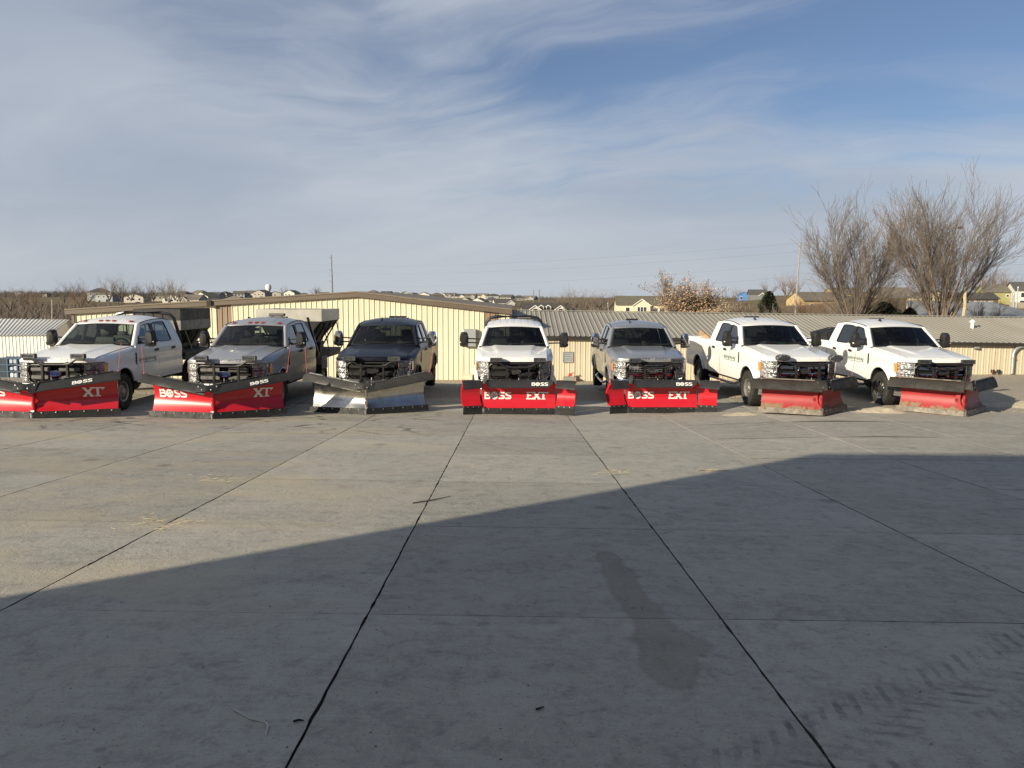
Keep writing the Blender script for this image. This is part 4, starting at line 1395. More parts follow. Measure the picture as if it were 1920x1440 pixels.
    # dark core: engine bay, firewall, floor, frame rails
    def core(mb):
        mb.box(-.56, .56, .22, 1.5, .50, 1.12)
        mb.box(-.90, .90, 1.52, 4.08, .50, .74)
        mb.box(-.88, .88, 1.50, 1.56, .5, 1.30)
        mb.box(-.46, -.36, .1, 6.2, .45, .62); mb.box(.36, .46, .1, 6.2, .45, .62)
        mb.tube([(-.72, WF, .42), (.72, WF, .42)], .06, 8); mb.tube([(-.72, WR, .42), (.72, WR, .42)], .06, 8)
        mb.lathe([(.0, -.18), (.15, -.1), (.17, 0), (.15, .1), (0, .18)], (.2, WF, .42), 'X', 12)
    part('chassis', 'c', DARK, T, core, 0)
    # cabin
    def dashb(mb):
        mb.hull([(-.84, 1.60, 1.385), (.84, 1.60, 1.385), (-.84, 1.98, 1.36), (.84, 1.98, 1.36), (-.86, 2.02, 1.25), (.86, 2.02, 1.25), (-.86, 1.6, .9), (.86, 1.6, .9), (-.84, 1.9, .9), (.84, 1.9, .9)])
        mb.hull([(.22, 1.72, 1.40), (.62, 1.72, 1.40), (.24, 1.96, 1.41), (.60, 1.96, 1.41), (.22, 1.7, 1.37), (.62, 1.7, 1.37), (.24, 1.99, 1.3), (.6, 1.99, 1.3)])
        for x in (.94, -.94):
            mb.box(x * .93 - .02, x * .93 + .02, 1.7, 3.7, .75, 1.36)
    part('dashboard', 'd', DASH, T, dashb, 30)
    def sw(mb):
        pts = []
        for k in range(25):
            a = 2 * math.pi * k / 24
            pts.append((.42 + .185 * math.cos(a), 2.10 + .07 * math.sin(a) * -1, 1.36 + .17 * math.sin(a)))
        mb.tube(pts, .016, 6, caps=False)
        mb.hull([(.36, 2.08, 1.33), (.48, 2.08, 1.33), (.36, 2.07, 1.39), (.48, 2.07, 1.39), (.38, 2.02, 1.33), (.46, 2.02, 1.39)])
        mb.tube([(.25, 2.10, 1.37), (.42, 2.08, 1.355), (.59, 2.10, 1.37)], .018, 6)
    part('steering_wheel', 's', DASH, T, sw)
    sm = trim.get('seat', SEATDARK)
    def seat(mb, x=0, y=2.75, w=.26, head=True):
        mb.hull([(x - w, y, .95), (x + w, y, .95), (x - w, y + .12, .95), (x + w, y + .12, .95), (x - w * .82, y + .16, 1.52), (x + w * .82, y + .16, 1.52), (x - w * .8, y + .27, 1.50), (x + w * .8, y + .27, 1.50), (x - w, y + .05, 1.25), (x + w, y + .05, 1.25)])
        mb.hull([(x - w, y - .45, .82), (x + w, y - .45, .82), (x - w, y + .1, .78), (x + w, y + .1, .78), (x - w, y - .42, .97), (x + w, y - .42, .97), (x - w, y + .1, .97), (x + w, y + .1, .97)])
        if head:
            mb.tube([(x - .05, y + .22, 1.48), (x - .05, y + .23, 1.60)], .008, 5); mb.tube([(x + .05, y + .22, 1.48), (x + .05, y + .23, 1.60)], .008, 5)
            mb.cbox(x - .13, x + .13, y + .17, y + .28, 1.56, 1.74, .035)
    part('seat', 'l', sm, T, lambda mb: seat(mb, .42), 45)
    part('seat', 'r', sm, T, lambda mb: seat(mb, -.42), 45)
    def bench(mb):
        seat(mb, 0, 3.62, .78, False)
        for x in (-.45, .45):
            mb.cbox(x - .13, x + .13, 3.80, 3.90, 1.50, 1.62, .03)
    part('rear_seat', 'b', sm, T, bench, 45)
    part('cabin_mirror', 'm', DASH, T, lambda mb: (mb.cbox(-.13, .13, 2.10, 2.14, 1.74, 1.81, .02), mb.tube([(0, 2.1, 1.8), (0, 2.12, 1.87)], .012, 5)))
    # ---- front end
    grl, bars, frame = trim['grille'], trim['bars'], trim['frame']
    def gback(mb):
        mb.box(-.60, .60, .10, .14, .58, 1.16)
        for k in range(9):
            z = .60 + k * .063
            mb.cbox(-.58, .58, .062, .10, z, z + .012, .004)
    part('grille_back', 'g', DARK, T, gback, 0)
    def gtop(mb):
        for k in range(3):
            z = 1.104 + k * .019
            mb.grid(lambda u, v: (lerp(-.58, .58, u), plan_y(lerp(-.58, .58, u)) + .02 + .02 * v, z + .008 * v), 14, 1)
        for s in (-1, 1):
            mb.cbox(s * .585 - .015, s * .585 + .015, .05, .10, 1.09, 1.165, .005)
    part('upper_grille', grl, SATIN if grl in ('black', 'late') else trim.get('upper', SATIN), T, gtop, 0)
    def gframe(mb):
        # C-shaped clamps at either side
        for s in (-1, 1):
            pth = [(.30, 1.075), (.50, 1.075), (.565, 1.055), (.60, 1.00), (.60, .80), (.565, .725), (.50, .69), (.36, .665)]
            mb.tube([(s * x, plan_y(x) + .004, z) for x, z in pth], .024, 8, flat=1.0)
            pi = [(.36, 1.03), (.49, 1.03), (.545, .985), (.545, .805), (.49, .745), (.40, .735)]
            mb.tube([(s * x, plan_y(x) + .012, z) for x, z in pi], .013, 6)
        mb.tube([(-.32, .012, 1.075), (.32, .012, 1.075)], .018, 6)
    part('grille_frame', grl, frame, T, gframe, 40)
    def gbars(mb):
        if grl == 'mesh':
            for k in range(17):
                x = -.54 + k * .0675
                if abs(x) > .12:
                    mb.box(x - .005, x + .005, plan_y(x) + .035, plan_y(x) + .05, .72, 1.05)
            for k in range(7):
                z = .735 + k * .05
                mb.grid(lambda u, v: (lerp(-.55, .55, u), plan_y(lerp(-.55, .55, u)) + .03, z + .012 * (v - .5)), 12, 1)
            for z, h in ((.985, .028), (.81, .028)):
                for s in (-1, 1):
                    mb.hull([(s * x, plan_y(x) + dy, z + dz) for x in (.30, .54) for dy in (.0, .05) for dz in (-h, h)])
        else:
            for zc, h in ((.985, .043), (.815, .043)):
                for s in (-1, 1):
                    pts = []
                    for x in (.10, .30, .53):
                        for dy, dz in ((.012, -h), (.012, h), (-.004, -h * .55), (-.004, h * .55), (.06, -h), (.06, h)):
                            pts.append((s * x, plan_y(x) + dy, zc + dz))
                    mb.hull(pts)
    part('grille_bar', grl, bars, T, gbars, 25)
    def glow(mb):
        for k in range(4):
            z = .615 + k * .027
            mb.grid(lambda u, v: (lerp(-.50, .50, u), plan_y(lerp(-.5, .5, u)) + .03, z + .009 * v), 12, 1)
    part('lower_grille', grl, trim.get('lower', bars), T, glow, 0)
    e = link('emblem', None, T, (0, -.012, .90))
    def oval(rx, rz, y0, y1):
        def g(mb):
            pts = [(rx * math.cos(2 * math.pi * k / 36), y0, rz * math.sin(2 * math.pi * k / 36)) for k in range(36)]
            mb.prism(pts, (0, y1 - y0, 0))
        return g
    part('emblem_rim', grl, trim.get('emblem_rim', CHROME), e, oval(.165, .066, -.018, .03))
    part('emblem_face', grl, trim.get('emblem', BLUE_EMB), e, oval(.150, .054, -.022, -.019))
    lettering('emblem_script', 'Ford', .085, trim.get('emblem_rim', CHROME), e, (0, -.025, .002), (R(90), 0, 0), shear=.35, sx=1.3)
    for s in (-1, 1):
        h = link('headlight', None, T, (0, 0, 0))
        def hl(mb, s=s, push=0.0, x0=.615, x1=.935, z0=.70, z1=1.125):
            def f(u, v):
                x = lerp(x0, x1, u)
                if u > .72:
                    y = lerp(plan_y(lerp(x0, x1, .72)), .40, (u - .72) / .28)
                    x = plan_x(max(y, .0)) * lerp(.985, 1.0, v) if y > .15 else x
                else:
                    y = plan_y(x)
                zt = z1 - .03 * sstep((u - .7) / .3)
                zb_ = z0 + .10 * sstep((u - .55) / .45)
                return (s * x, y + push, lerp(zb_, zt, v))
            mb.grid(f, 18, 10)
        part('reflector', ('hl', s), REFLECT, h, lambda mb: hl(mb, push=.03, x1=.925))
        part('lens', ('hl', s), LENS, h, lambda mb: hl(mb, push=-.004), 40)
        def bez(mb, s=s):
            mb.tube([(s * x, plan_y(x) - .004, z) for x, z in [(.64, 1.12), (.70, 1.122), (.80, 1.122), (.88, 1.115)]], .009, 5)
            mb.tube([(s * x, plan_y(x) - .002, z) for x, z in [(.625, 1.12), (.625, .95), (.625, .72), (.70, .705), (.80, .72)]], .012, 5)
            for z in (.84, .965):
                mb.tube([(s * x, plan_y(x) + .012, z) for x in (.65, .74, .82, .88)], .012, 5)
        part('bezel', ('bz', s), trim.get('bezel', DULLCHROME), h, bez)
        def amb(mb, s=s):
            mb.grid(lambda u, v: (s * (plan_x(lerp(.30, .385, u)) + .004), lerp(.30, .385, u), lerp(.90, 1.075, v) - .01 * u), 4, 4)
        part('turn_signal', ('am', s), AMBER, h, amb)
    def bump(mb):
        def f(u, v):
            x = (u - .5) * 2 * 1.0
            a = abs(x)
            y = plan_y(min(a, .93)) - .10 + (.28 * sstep((a - .86) / .14) if a > .86 else 0)
            z = lerp(.47, .70 - .03 * sstep((a - .7) / .3), v)
            bul = .03 * math.sin(v * math.pi)
            return (x * .995, y - bul, z)
        mb.shell(f, 36, 8, lambda p: (0, .06, 0))
    part('bumper', 'b', trim['bumper'], T, bump, 40)
    def val(mb):
        def f(u, v):
            x = (u - .5) * 2 * .95
            return (x, plan_y(min(abs(x), .93)) - .04 + .05 * v, lerp(.47, .33, v))
        mb.grid(f, 24, 3)
    part('valance', 'v', GREYPLAST, T, val)
    # ---- mirrors
    for s in (-1, 1):
        out = trim.get('mirror_out', .0)
        m = link('mirror', None, T, (0, 0, 0))
        x0 = s * 1.02; x1 = s * (1.07 + out)
        def arm(mb, s=s, x1=x1):
            for z in (1.45, 1.55):
                mb.tube([(s * .88, 1.96, z), (s * 1.0, 1.93, z + .01), (x1 + s * .05, 1.92, z + .02)], .020, 6)
        part('arm', ('a', s, out), BLACK, m, arm)
        def head(mb, s=s, x1=x1):
            pts = []
            for (xx, zz) in ((0, 1.36), (.0, 1.62), (.02, 1.70), (.06, 1.735), (.18, 1.735), (.215, 1.70), (.235, 1.60), (.235, 1.42), (.21, 1.37), (.16, 1.345), (.03, 1.345)):
                pts.append((x1 + s * xx, 2.0, zz))
                pts.append((x1 + s * lerp(.115, xx, .86), 1.90, lerp(1.55, zz, .92)))
                pts.append((x1 + s * lerp(.115, xx, .62), 1.845, lerp(1.56, zz, .70)))
            mb.hull(pts)
        part('shell', ('s', s, out), trim.get('mirror', BLACK), m, head, 50)
        def low(mb, s=s, x1=x1):
            mb.hull([(x1 + s * a, b, c) for a, b, c in ((.01, 1.86, 1.36), (.01, 1.86, 1.44), (.22, 1.88, 1.38), (.225, 1.87, 1.46), (.01, 2.02, 1.35), (.22, 2.02, 1.37), (.01, 2.02, 1.44), (.23, 2.02, 1.46))])
        part('lower_shell', ('ls', s, out), BLACK, m, low, 40)
        part('mirror_glass', ('g', s, out), CHROME, m, lambda mb, s=s, x1=x1: mb.box(min(x1 + s * .02, x1 + s * .21), max(x1 + s * .02, x1 + s * .21), 2.002, 2.006, 1.38, 1.71), 0)
        part('side_marker', ('sm', s, out), DECAL, m, lambda mb, s=s, x1=x1: mb.cbox(min(x1 + s * .12, x1 + s * .225), max(x1 + s * .12, x1 + s * .225), 1.862, 1.90, 1.455, 1.485, .006))
    # ---- wheels
    for s in (-1, 1):
        make_wheel(T, s * .855, WF, trim.get('rims', 'slots'), trim.get('rimmat', (STEELRIM, DARK)))
        make_wheel(T, s * .855, WR, trim.get('rims', 'slots'), trim.get('rimmat', (STEELRIM, DARK)))
    # fender badges
    for s in (-1, 1):
        part('fender_vent', ('fv', s), BLACK, T, lambda mb, s=s: mb.hull([(s * (half(1.6, z) + dx), y, z) for y, z in ((1.56, 1.23), (1.62, 1.23), (1.59, .97), (1.635, .97)) for dx in (-.01, .012)]))
    # ---- what stands on the rear frame
    if rear == 'pickup':
        for s in (-1, 1):
            zb2 = arch(WR, .44, .515, .58)
            def bedside(mb, s=s):
                mb.shell(cols(4.165, 6.28, 40, zb2, lambda y: 1.415, s), 52, 16, lambda p: (-s * .05, 0, 0))
                mb.grid(lambda u, v: (s * lerp(half(4.2, 1.415), .84, v), lerp(4.165, 6.28, u), 1.415 + .006 * math.sin(v * 3.1)), 4, 2)
                pts = []
                for k in range(25):
                    a = math.pi * (k / 24) * .92 + math.pi * .04
                    y = WR - math.cos(a) * .515; z = .44 + math.sin(a) * .515
                    if z > .56:
                        pts.append((s * (half(y, z) + .012), y, z))
                mb.tube(pts, .022, 6)
            part('bed_side', ('bs', s), P, T, bedside)
        def bedin(mb):
            mb.box(-.85, .85, 4.18, 4.22, .80, 1.41); mb.box(-.84, .84, 4.2, 6.2, .84, .88)
            mb.box(-.85, -.82, 4.2, 6.25, .85, 1.40); mb.box(.82, .85, 4.2, 6.25, .85, 1.40)
        part('bed_liner', 'bl', BLACK, T, bedin, 0)
        part('tailgate', 'tg', P, T, lambda mb: mb.cbox(-.82, .82, 6.22, 6.29, .80, 1.41, .015))
    else:
        def deck(mb):
            mb.cbox(-1.0, 1.0, 4.32, 7.2, .98, 1.06, .01)
            mb.box(-.98, -.90, 4.32, 7.2, .86, .98); mb.box(.90, .98, 4.32, 7.2, .86, .98)
        part('flatbed', 'fb', HOPPERBLK, T, deck, 0)
    if trim.get('rack'):
        def rack(mb):
            hw = .86
            pth = [(-hw - .06, 4.28, 1.02), (-hw - .04, 4.22, 1.5), (-.80, 4.14, 1.95), (-.70, 4.12, 2.05), (-.5, 4.12, 2.09), (.5, 4.12, 2.09), (.70, 4.12, 2.05), (.80, 4.14, 1.95), (hw + .04, 4.22, 1.5), (hw + .06, 4.28, 1.02)]
            mb.tube(pth, .045, 8)
            for x in (-.5, -.25, 0, .25, .5):
                mb.tube([(x, 4.14, 2.08), (x, 4.26, 1.05)], .018, 6)
            mb.tube([(-.88, 4.2, 1.5), (.88, 4.2, 1.5)], .03, 6)
        part('headache_rack', 'hr', SATIN, T, rack)
    if trim.get('clearance'):
        for x in (-.56, -.16, 0.0, .16, .56):
            y = 2.27 + .1 * x * x
            link_o = part('clearance_lamp', 'cl', REDLENS, T, lambda mb: mb.hull([(a, b, c) for a, b, c in ((-.045, -.04, 0), (.045, -.04, 0), (-.045, .06, 0), (.045, .06, 0), (-.025, -.005, .028), (.025, -.005, .028), (-.025, .045, .024), (.025, .045, .024))]))
            link_o.location = (x, y, 1.905 + .025 * (1 - abs(x)) + .0)
    rb = trim.get('beacon')
    if rb:
        bx, bw, bh = rb
        def bcn(mb):
            mb.cbox(bx - bw / 2 - .06, bx + bw / 2 + .06, 3.50, 3.66, 1.995, 2.02 + bh * .25, .01)
            mb.cbox(bx - bw / 2, bx + bw / 2, 3.51, 3.65, 2.02 + bh * .35, 2.02 + bh, .02)
            for k in (-.3, .3):
                mb.box(bx + k * bw - .02, bx + k * bw + .02, 3.54, 3.62, 2.0, 2.03 + bh * .4)
        part('roof_beacon', ('bc', bx, bw, bh), [trim.get('beaconmat', BLACK)], T, bcn)
    if trim.get('antenna'):
        part('antenna_fin', 'af', BLACK, T, lambda mb: (mb.hull([(-.22, 2.62, 2.0), (-.18, 2.62, 2.0), (-.22, 2.76, 2.0), (-.18, 2.76, 2.0), (-.205, 2.70, 2.075), (-.195, 2.70, 2.075), (-.2, 2.74, 2.06)])))
    if trim.get('boards'):
        for s in (-1, 1):
            part('running_board', ('rb', s, trim['boards'].name), trim['boards'], T, lambda mb, s=s: mb.tube([(s * .90, 1.70, .50), (s * 1.0, 1.80, .44), (s * 1.02, 2.0, .43), (s * 1.02, 3.6, .43), (s * 1.0, 3.85, .44), (s * .90, 3.95, .50)], .045, 8, flat=.7))
    dec = trim.get('decal')
    if dec:
        dm, dm2 = dec
        for s in (-1, 1):
            L = link('door_lettering', None, T, (s * (half(2.3, 1.02) + .004), 2.25, 1.05))
            L.rotation_euler = (R(90), 0, R(90) * s)
            L.scale = (2.3, 1.75, 1)
            # an illegible script line over two lines of small print, as the photograph shows it
            def script(mb):
                rg = random.Random(4); x = -.20
                while x < .20:
                    h = rg.choice((.045, .05, .09)); w_ = rg.uniform(.020, .030)
                    pts = [(x + w_ * .5 * math.cos(a) + .15 * h * math.sin(a), h * .5 * math.sin(a) + .015, 0) for a in [k * math.pi / 5 for k in range(9)]]
                    mb.tube(pts, .0085, 4, flat=.3)
                    x += w_ * 1.15
            part('script_line', 'sl', dm, L, script)
            def small(mb):
                rg = random.Random(6)
                for row, (z, h) in enumerate(((-.050, .020), (-.082, .020), (-.128, .034))):
                    x = -.17
                    while x < .17:
                        w_ = rg.uniform(.012, .02)
                        mb.box(x, x + w_ * .8, z, z + h, -.001, .001)
                        x += w_ + (.02 if rg.random() < .15 else .004)
            part('small_print', 'sp', dm2, L, small, 0)
    return T
# ------------------------------------------------------------------ snow plows (local axes: apex at 0, y back toward the truck, z up)
STK = [0]
def stroke(mb, pts, w, place, step=.02, mi=0):
    """a flat pen stroke of width w laid on a curved surface"""
    P = [Vector((a, b, 0)) for a, b in pts]
    Q = [P[0]]
    for a, b in zip(P, P[1:]):
        n = max(1, int((b - a).length / step))
        for k in range(1, n + 1):
            Q.append(a.lerp(b, k / n))
    L = []; Rr = []
    for i, p in enumerate(Q):
        a = Q[max(0, i - 1)]; b = Q[min(len(Q) - 1, i + 1)]
        if 0 < i < len(Q) - 1:
            d1 = (Q[i] - Q[i - 1]).normalized(); d2 = (Q[i + 1] - Q[i]).normalized()
            t = (d1 + d2).normalized(); k = 1 / max(.5, t.dot(d1))
        else:
            t = (b - a).normalized(); k = 1
        nrm = Vector((-t.y, t.x, 0)) * w * .5 * k
        L.append(p + nrm); Rr.append(p - nrm)
    STK[0] += 1
    lift = Vector((0, -.0009 * (STK[0] % 9), 0))
    vs = [place(p.x, p.y) + lift for p in L] + [place(p.x, p.y) + lift for p in Rr]
    n = len(Q)
    mb.add(vs, [(i, i + 1, n + i + 1, n + i) for i in range(n - 1)], mi)
def arcp(cx, cy, rx, ry, a0, a1, n=8):
    return [(cx + rx * math.cos(R(lerp(a0, a1, k / n))), cy + ry * math.sin(R(lerp(a0, a1, k / n)))) for k in range(n + 1)]
def boss(mb, h, place):
    """wide geometric word with a wheel for its O; height h, starts at x = 0, base at y = 0; returns width"""
    w = h * .20
    def P(pts, ox):
        return [(ox + x * h, y * h) for x, y in pts]
    st = lambda pts, ox: stroke(mb, P(pts, ox), w, place, h * .08)
    ox = 0
    st([(.10, .02), (.10, .98)], ox)
    st([(.0, .90), (.55, .90)] + arcp(.55, .72, .17, .18, 90, -90, 6) + [(.2, .54)], ox)
    st([(.2, .54), (.58, .54)] + arcp(.60, .32, .20, .22, 90, -90, 6) + [(.0, .10)], ox)
    ox += .98 * h
    ring = arcp(.42, .5, .40, .44, 0, 360, 24)
    st(ring, ox)
    for k in range(6):
        a = R(30 + 60 * k)
        stroke(mb, P([(.42 + .06 * math.cos(a), .5 + .06 * math.sin(a)), (.42 + .32 * math.cos(a), .5 + .34 * math.sin(a))], ox), w * .55, place, h * .1)
    ox += 1.06 * h
    for _ in range(2):
        st([(.82, .90), (.28, .90)] + arcp(.28, .72, .18, .18, 90, 200, 6) + [(.25, .56), (.60, .44)] + arcp(.58, .28, .18, .18, 60, -90, 6) + [(.0, .10)], ox)
        ox += .92 * h
    return ox
def ext(mb, h, place, word='EXT'):
    w = h * .21
    def P(pts, ox):
        return [(ox + x * h, y * h) for x, y in pts]
    st = lambda pts, ox, k=1.0: stroke(mb, P(pts, ox), w * k, place, h * .08)
    ox = 0
    if 'E' in word:
        st([(.22, .06), (.22, .94)], ox)
        st([(.0, .92), (.85, .92)], ox, .75); st([(.85, .98), (.88, .70)], ox, .5)
        st([(.22, .52), (.66, .52)], ox, .7)
        st([(.0, .08), (.90, .08)], ox, .75); st([(.86, .02), (.94, .30)], ox, .5)
        ox += .92 * h
    st([(.10, .96), (.86, .04)], ox, 1.25); st([(.90, .96), (.10, .04)], ox, 1.0)
    st([(.0, .05), (.36, .05)], ox, .5); st([(.64, .05), (1.04, .05)], ox, .5); st([(-.05, .95), (.34, .95)], ox, .5); st([(.68, .95), (1.02, .95)], ox, .5)
    ox += .98 * h
    st([(.42, .04), (.42, .94)], ox, 1.15); st([(.16, .05), (.68, .05)], ox, .5)
    st([(-.05, .92), (1.10, .92)], ox, .7); st([(1.0, .92), (.86, .70)], ox, .5)
    ox += 1.05 * h
    return ox

def marker(parent, x, y, z, lean, mat=ORANGE, h=.62):
    mb = MB()
    mb.tube([(x, y, z - .06), (x + lean * .5, y, z + h * .5), (x + lean, y + .02, z + h)], .0042, 6)
    mb.cyl((x, y, 0), .015, z - .05, z + .02, 'Z', 8)
    return mb.build('marker_rod', mat, parent)

def lamp_frame(T, style, y=.86, sp=.53, z=1.215, tilt=0.0):
    mb = MB()
    for s in (-1, 1):
        mb.box(s * .27 - .022, s * .27 + .022, y - .01, y + .05, .35, z - .13)
        mb.tube([(s * .20, y, z - .185), (s * .32, y, z - .165), (s * (sp - .06), y, z - .075), (s * (sp + .12), y, z - .075)], .024, 8)
        mb.box(s * sp - .03, s * sp + .03, y - .015, y + .015, z - .08, z - .04)
        mb.tube([(s * .27, y + .02, .45), (s * .16, y + .3, .42)], .03, 6)
    mb.tube([(-.21, y, z - .185), (.21, y, z - .185)], .024, 8)
    mb.box(-.30, .30, y, y + .05, .52, .60)
    mb.box(-.07, .07, y - .04, y + .05, .40, .66)
    mb.build('lamp_frame', FRAMEBLK, T)
    for s in (-1, 1):
        L = link('plow_lamp', None, T, (s * sp, y, z))
        if style == 'oval':
            def shell(mb):
                for (rx, rz, yy) in ((.175, .085, 0),):
                    pts = [(rx * math.copysign(abs(math.cos(a)) ** .75, math.cos(a)), 0, rz * math.copysign(abs(math.sin(a)) ** .85, math.sin(a))) for a in [2 * math.pi * k / 28 for k in range(28)]]
                    mb.prism([(a, -.05, c) for a, b, c in pts], (0, .05, 0))
                    mb.hull([(a, 0, c) for a, b, c in pts] + [(a * .55, .14, c * .5) for a, b, c in pts])
                o_ = [(a, -.052, c) for a, b, c in pts]; i_ = [(a * .86, -.052, c * .80) for a, b, c in pts]
                mb.ring(o_, i_, depth=(0, .02, 0))
            part('housing', 'oval', GREYPLAST, L, shell, 40)
            def refl(mb):
                for cx in (-.062, .062):
                    mb.lathe([(.068, -.056), (.05, -.0525), (.02, -.0515), (.0, -.0515)], (cx, 0, 0), 'Y', 18)
                    mb.cyl((cx, 0, 0), .018, -.058, -.051, 'Y', 10)
                mb.prism([(.15 * math.cos(a), -.0512, .066 * math.sin(a)) for a in [2 * math.pi * k / 24 for k in range(24)]], (0, .0005, 0))
            part('reflector', 'oval', REFLECT, L, refl)
            part('lens', 'oval', LENS, L, lambda mb: mb.hull([(.15 * math.cos(a), -.062, .068 * math.sin(a)) for a in [2 * math.pi * k / 24 for k in range(24)]] + [(.12 * math.cos(a), -.074, .05 * math.sin(a)) for a in [2 * math.pi * k / 24 for k in range(24)]]), 40)
        else:
            def shell(mb):
                mb.cbox(-.148, .148, -.035, .06, -.05, .05, .015)
                o_ = resample([(-.148, -.05), (.148, -.05), (.148, .05), (-.148, .05)], 2); i_ = resample([(-.125, -.033), (.125, -.033), (.125, .033), (-.125, .033)], 2)
                mb.ring([(a, -.05, b) for a, b in o_], [(a, -.05, b) for a, b in i_], depth=(0, .02, 0))
                for k in range(7):
                    mb.box(-.12 + k * .04 - .006, -.12 + k * .04 + .006, .06, .085, -.04, .04)
            part('housing', 'led', SATIN, L, shell)
            part('led_panel', 'led', LED, L, lambda mb: mb.grid(lambda u, v: (lerp(-.125, .125, u), -.038, lerp(-.033, .033, v)), 1, 1), 0)
            part('lens', 'led', LENS, L, lambda mb: mb.grid(lambda u, v: (lerp(-.127, .127, u), -.048, lerp(-.035, .035, v)), 1, 1), 0)
            mb2 = part('lamp_trim', 'led', DULLCHROME, L, lambda mb: mb.ring([(a, -.0515, b) for a, b in resample([(-.135, -.041), (.135, -.041), (.135, .041), (-.135, .041)], 1)], [(a, -.0515, b) for a, b in resample([(-.124, -.032), (.124, -.032), (.124, .032), (-.124, .032)], 1)]))
        L.rotation_euler = (0, 0, tilt * s)

def push_frame(T, mat, y0=.34, y1=1.05, ends=None):
    mb = MB()
    for s in (-1, 1):
        mb.hull([(s * .10 + a, y0 + b, .28 + c) for a in (-.05, .05) for b in (0, .02) for c in (-.05, .05)] + [(s * .42 + a, y1 + b, .36 + c) for a in (-.05, .05) for b in (0, .02) for c in (-.05, .05)])
    mb.box(-.46, .46, y1 - .06, y1 + .04, .30, .42)
    for p, x in zip(ends or ((-.6, .42, .42), (.6, .42, .42)), (-.28, .28)):
        mb.tube([(x, .70, .40), p], .032, 8)
    mb.build('push_frame', mat, T)
    mb = MB()
    rg = random.Random(7)
    for k in range(4):
        x = -.2 + k * .13
        mb.tube([(x, .80, .58), (x + .03, .70, .72 + .02 * k), (x - .05, .58, .70), (x - .02, .46, .52)], .011, 6)
    mb.build('hydraulic_hose', BLACK, T)
    mb = MB(); mb.tube([(.02, .72, .50), (.02, .70, .66)], .03, 8); mb.cyl((.02, .70, 0), .014, .64, .78, 'Z', 8)
    mb.build('lift_ram', BOLT, T)

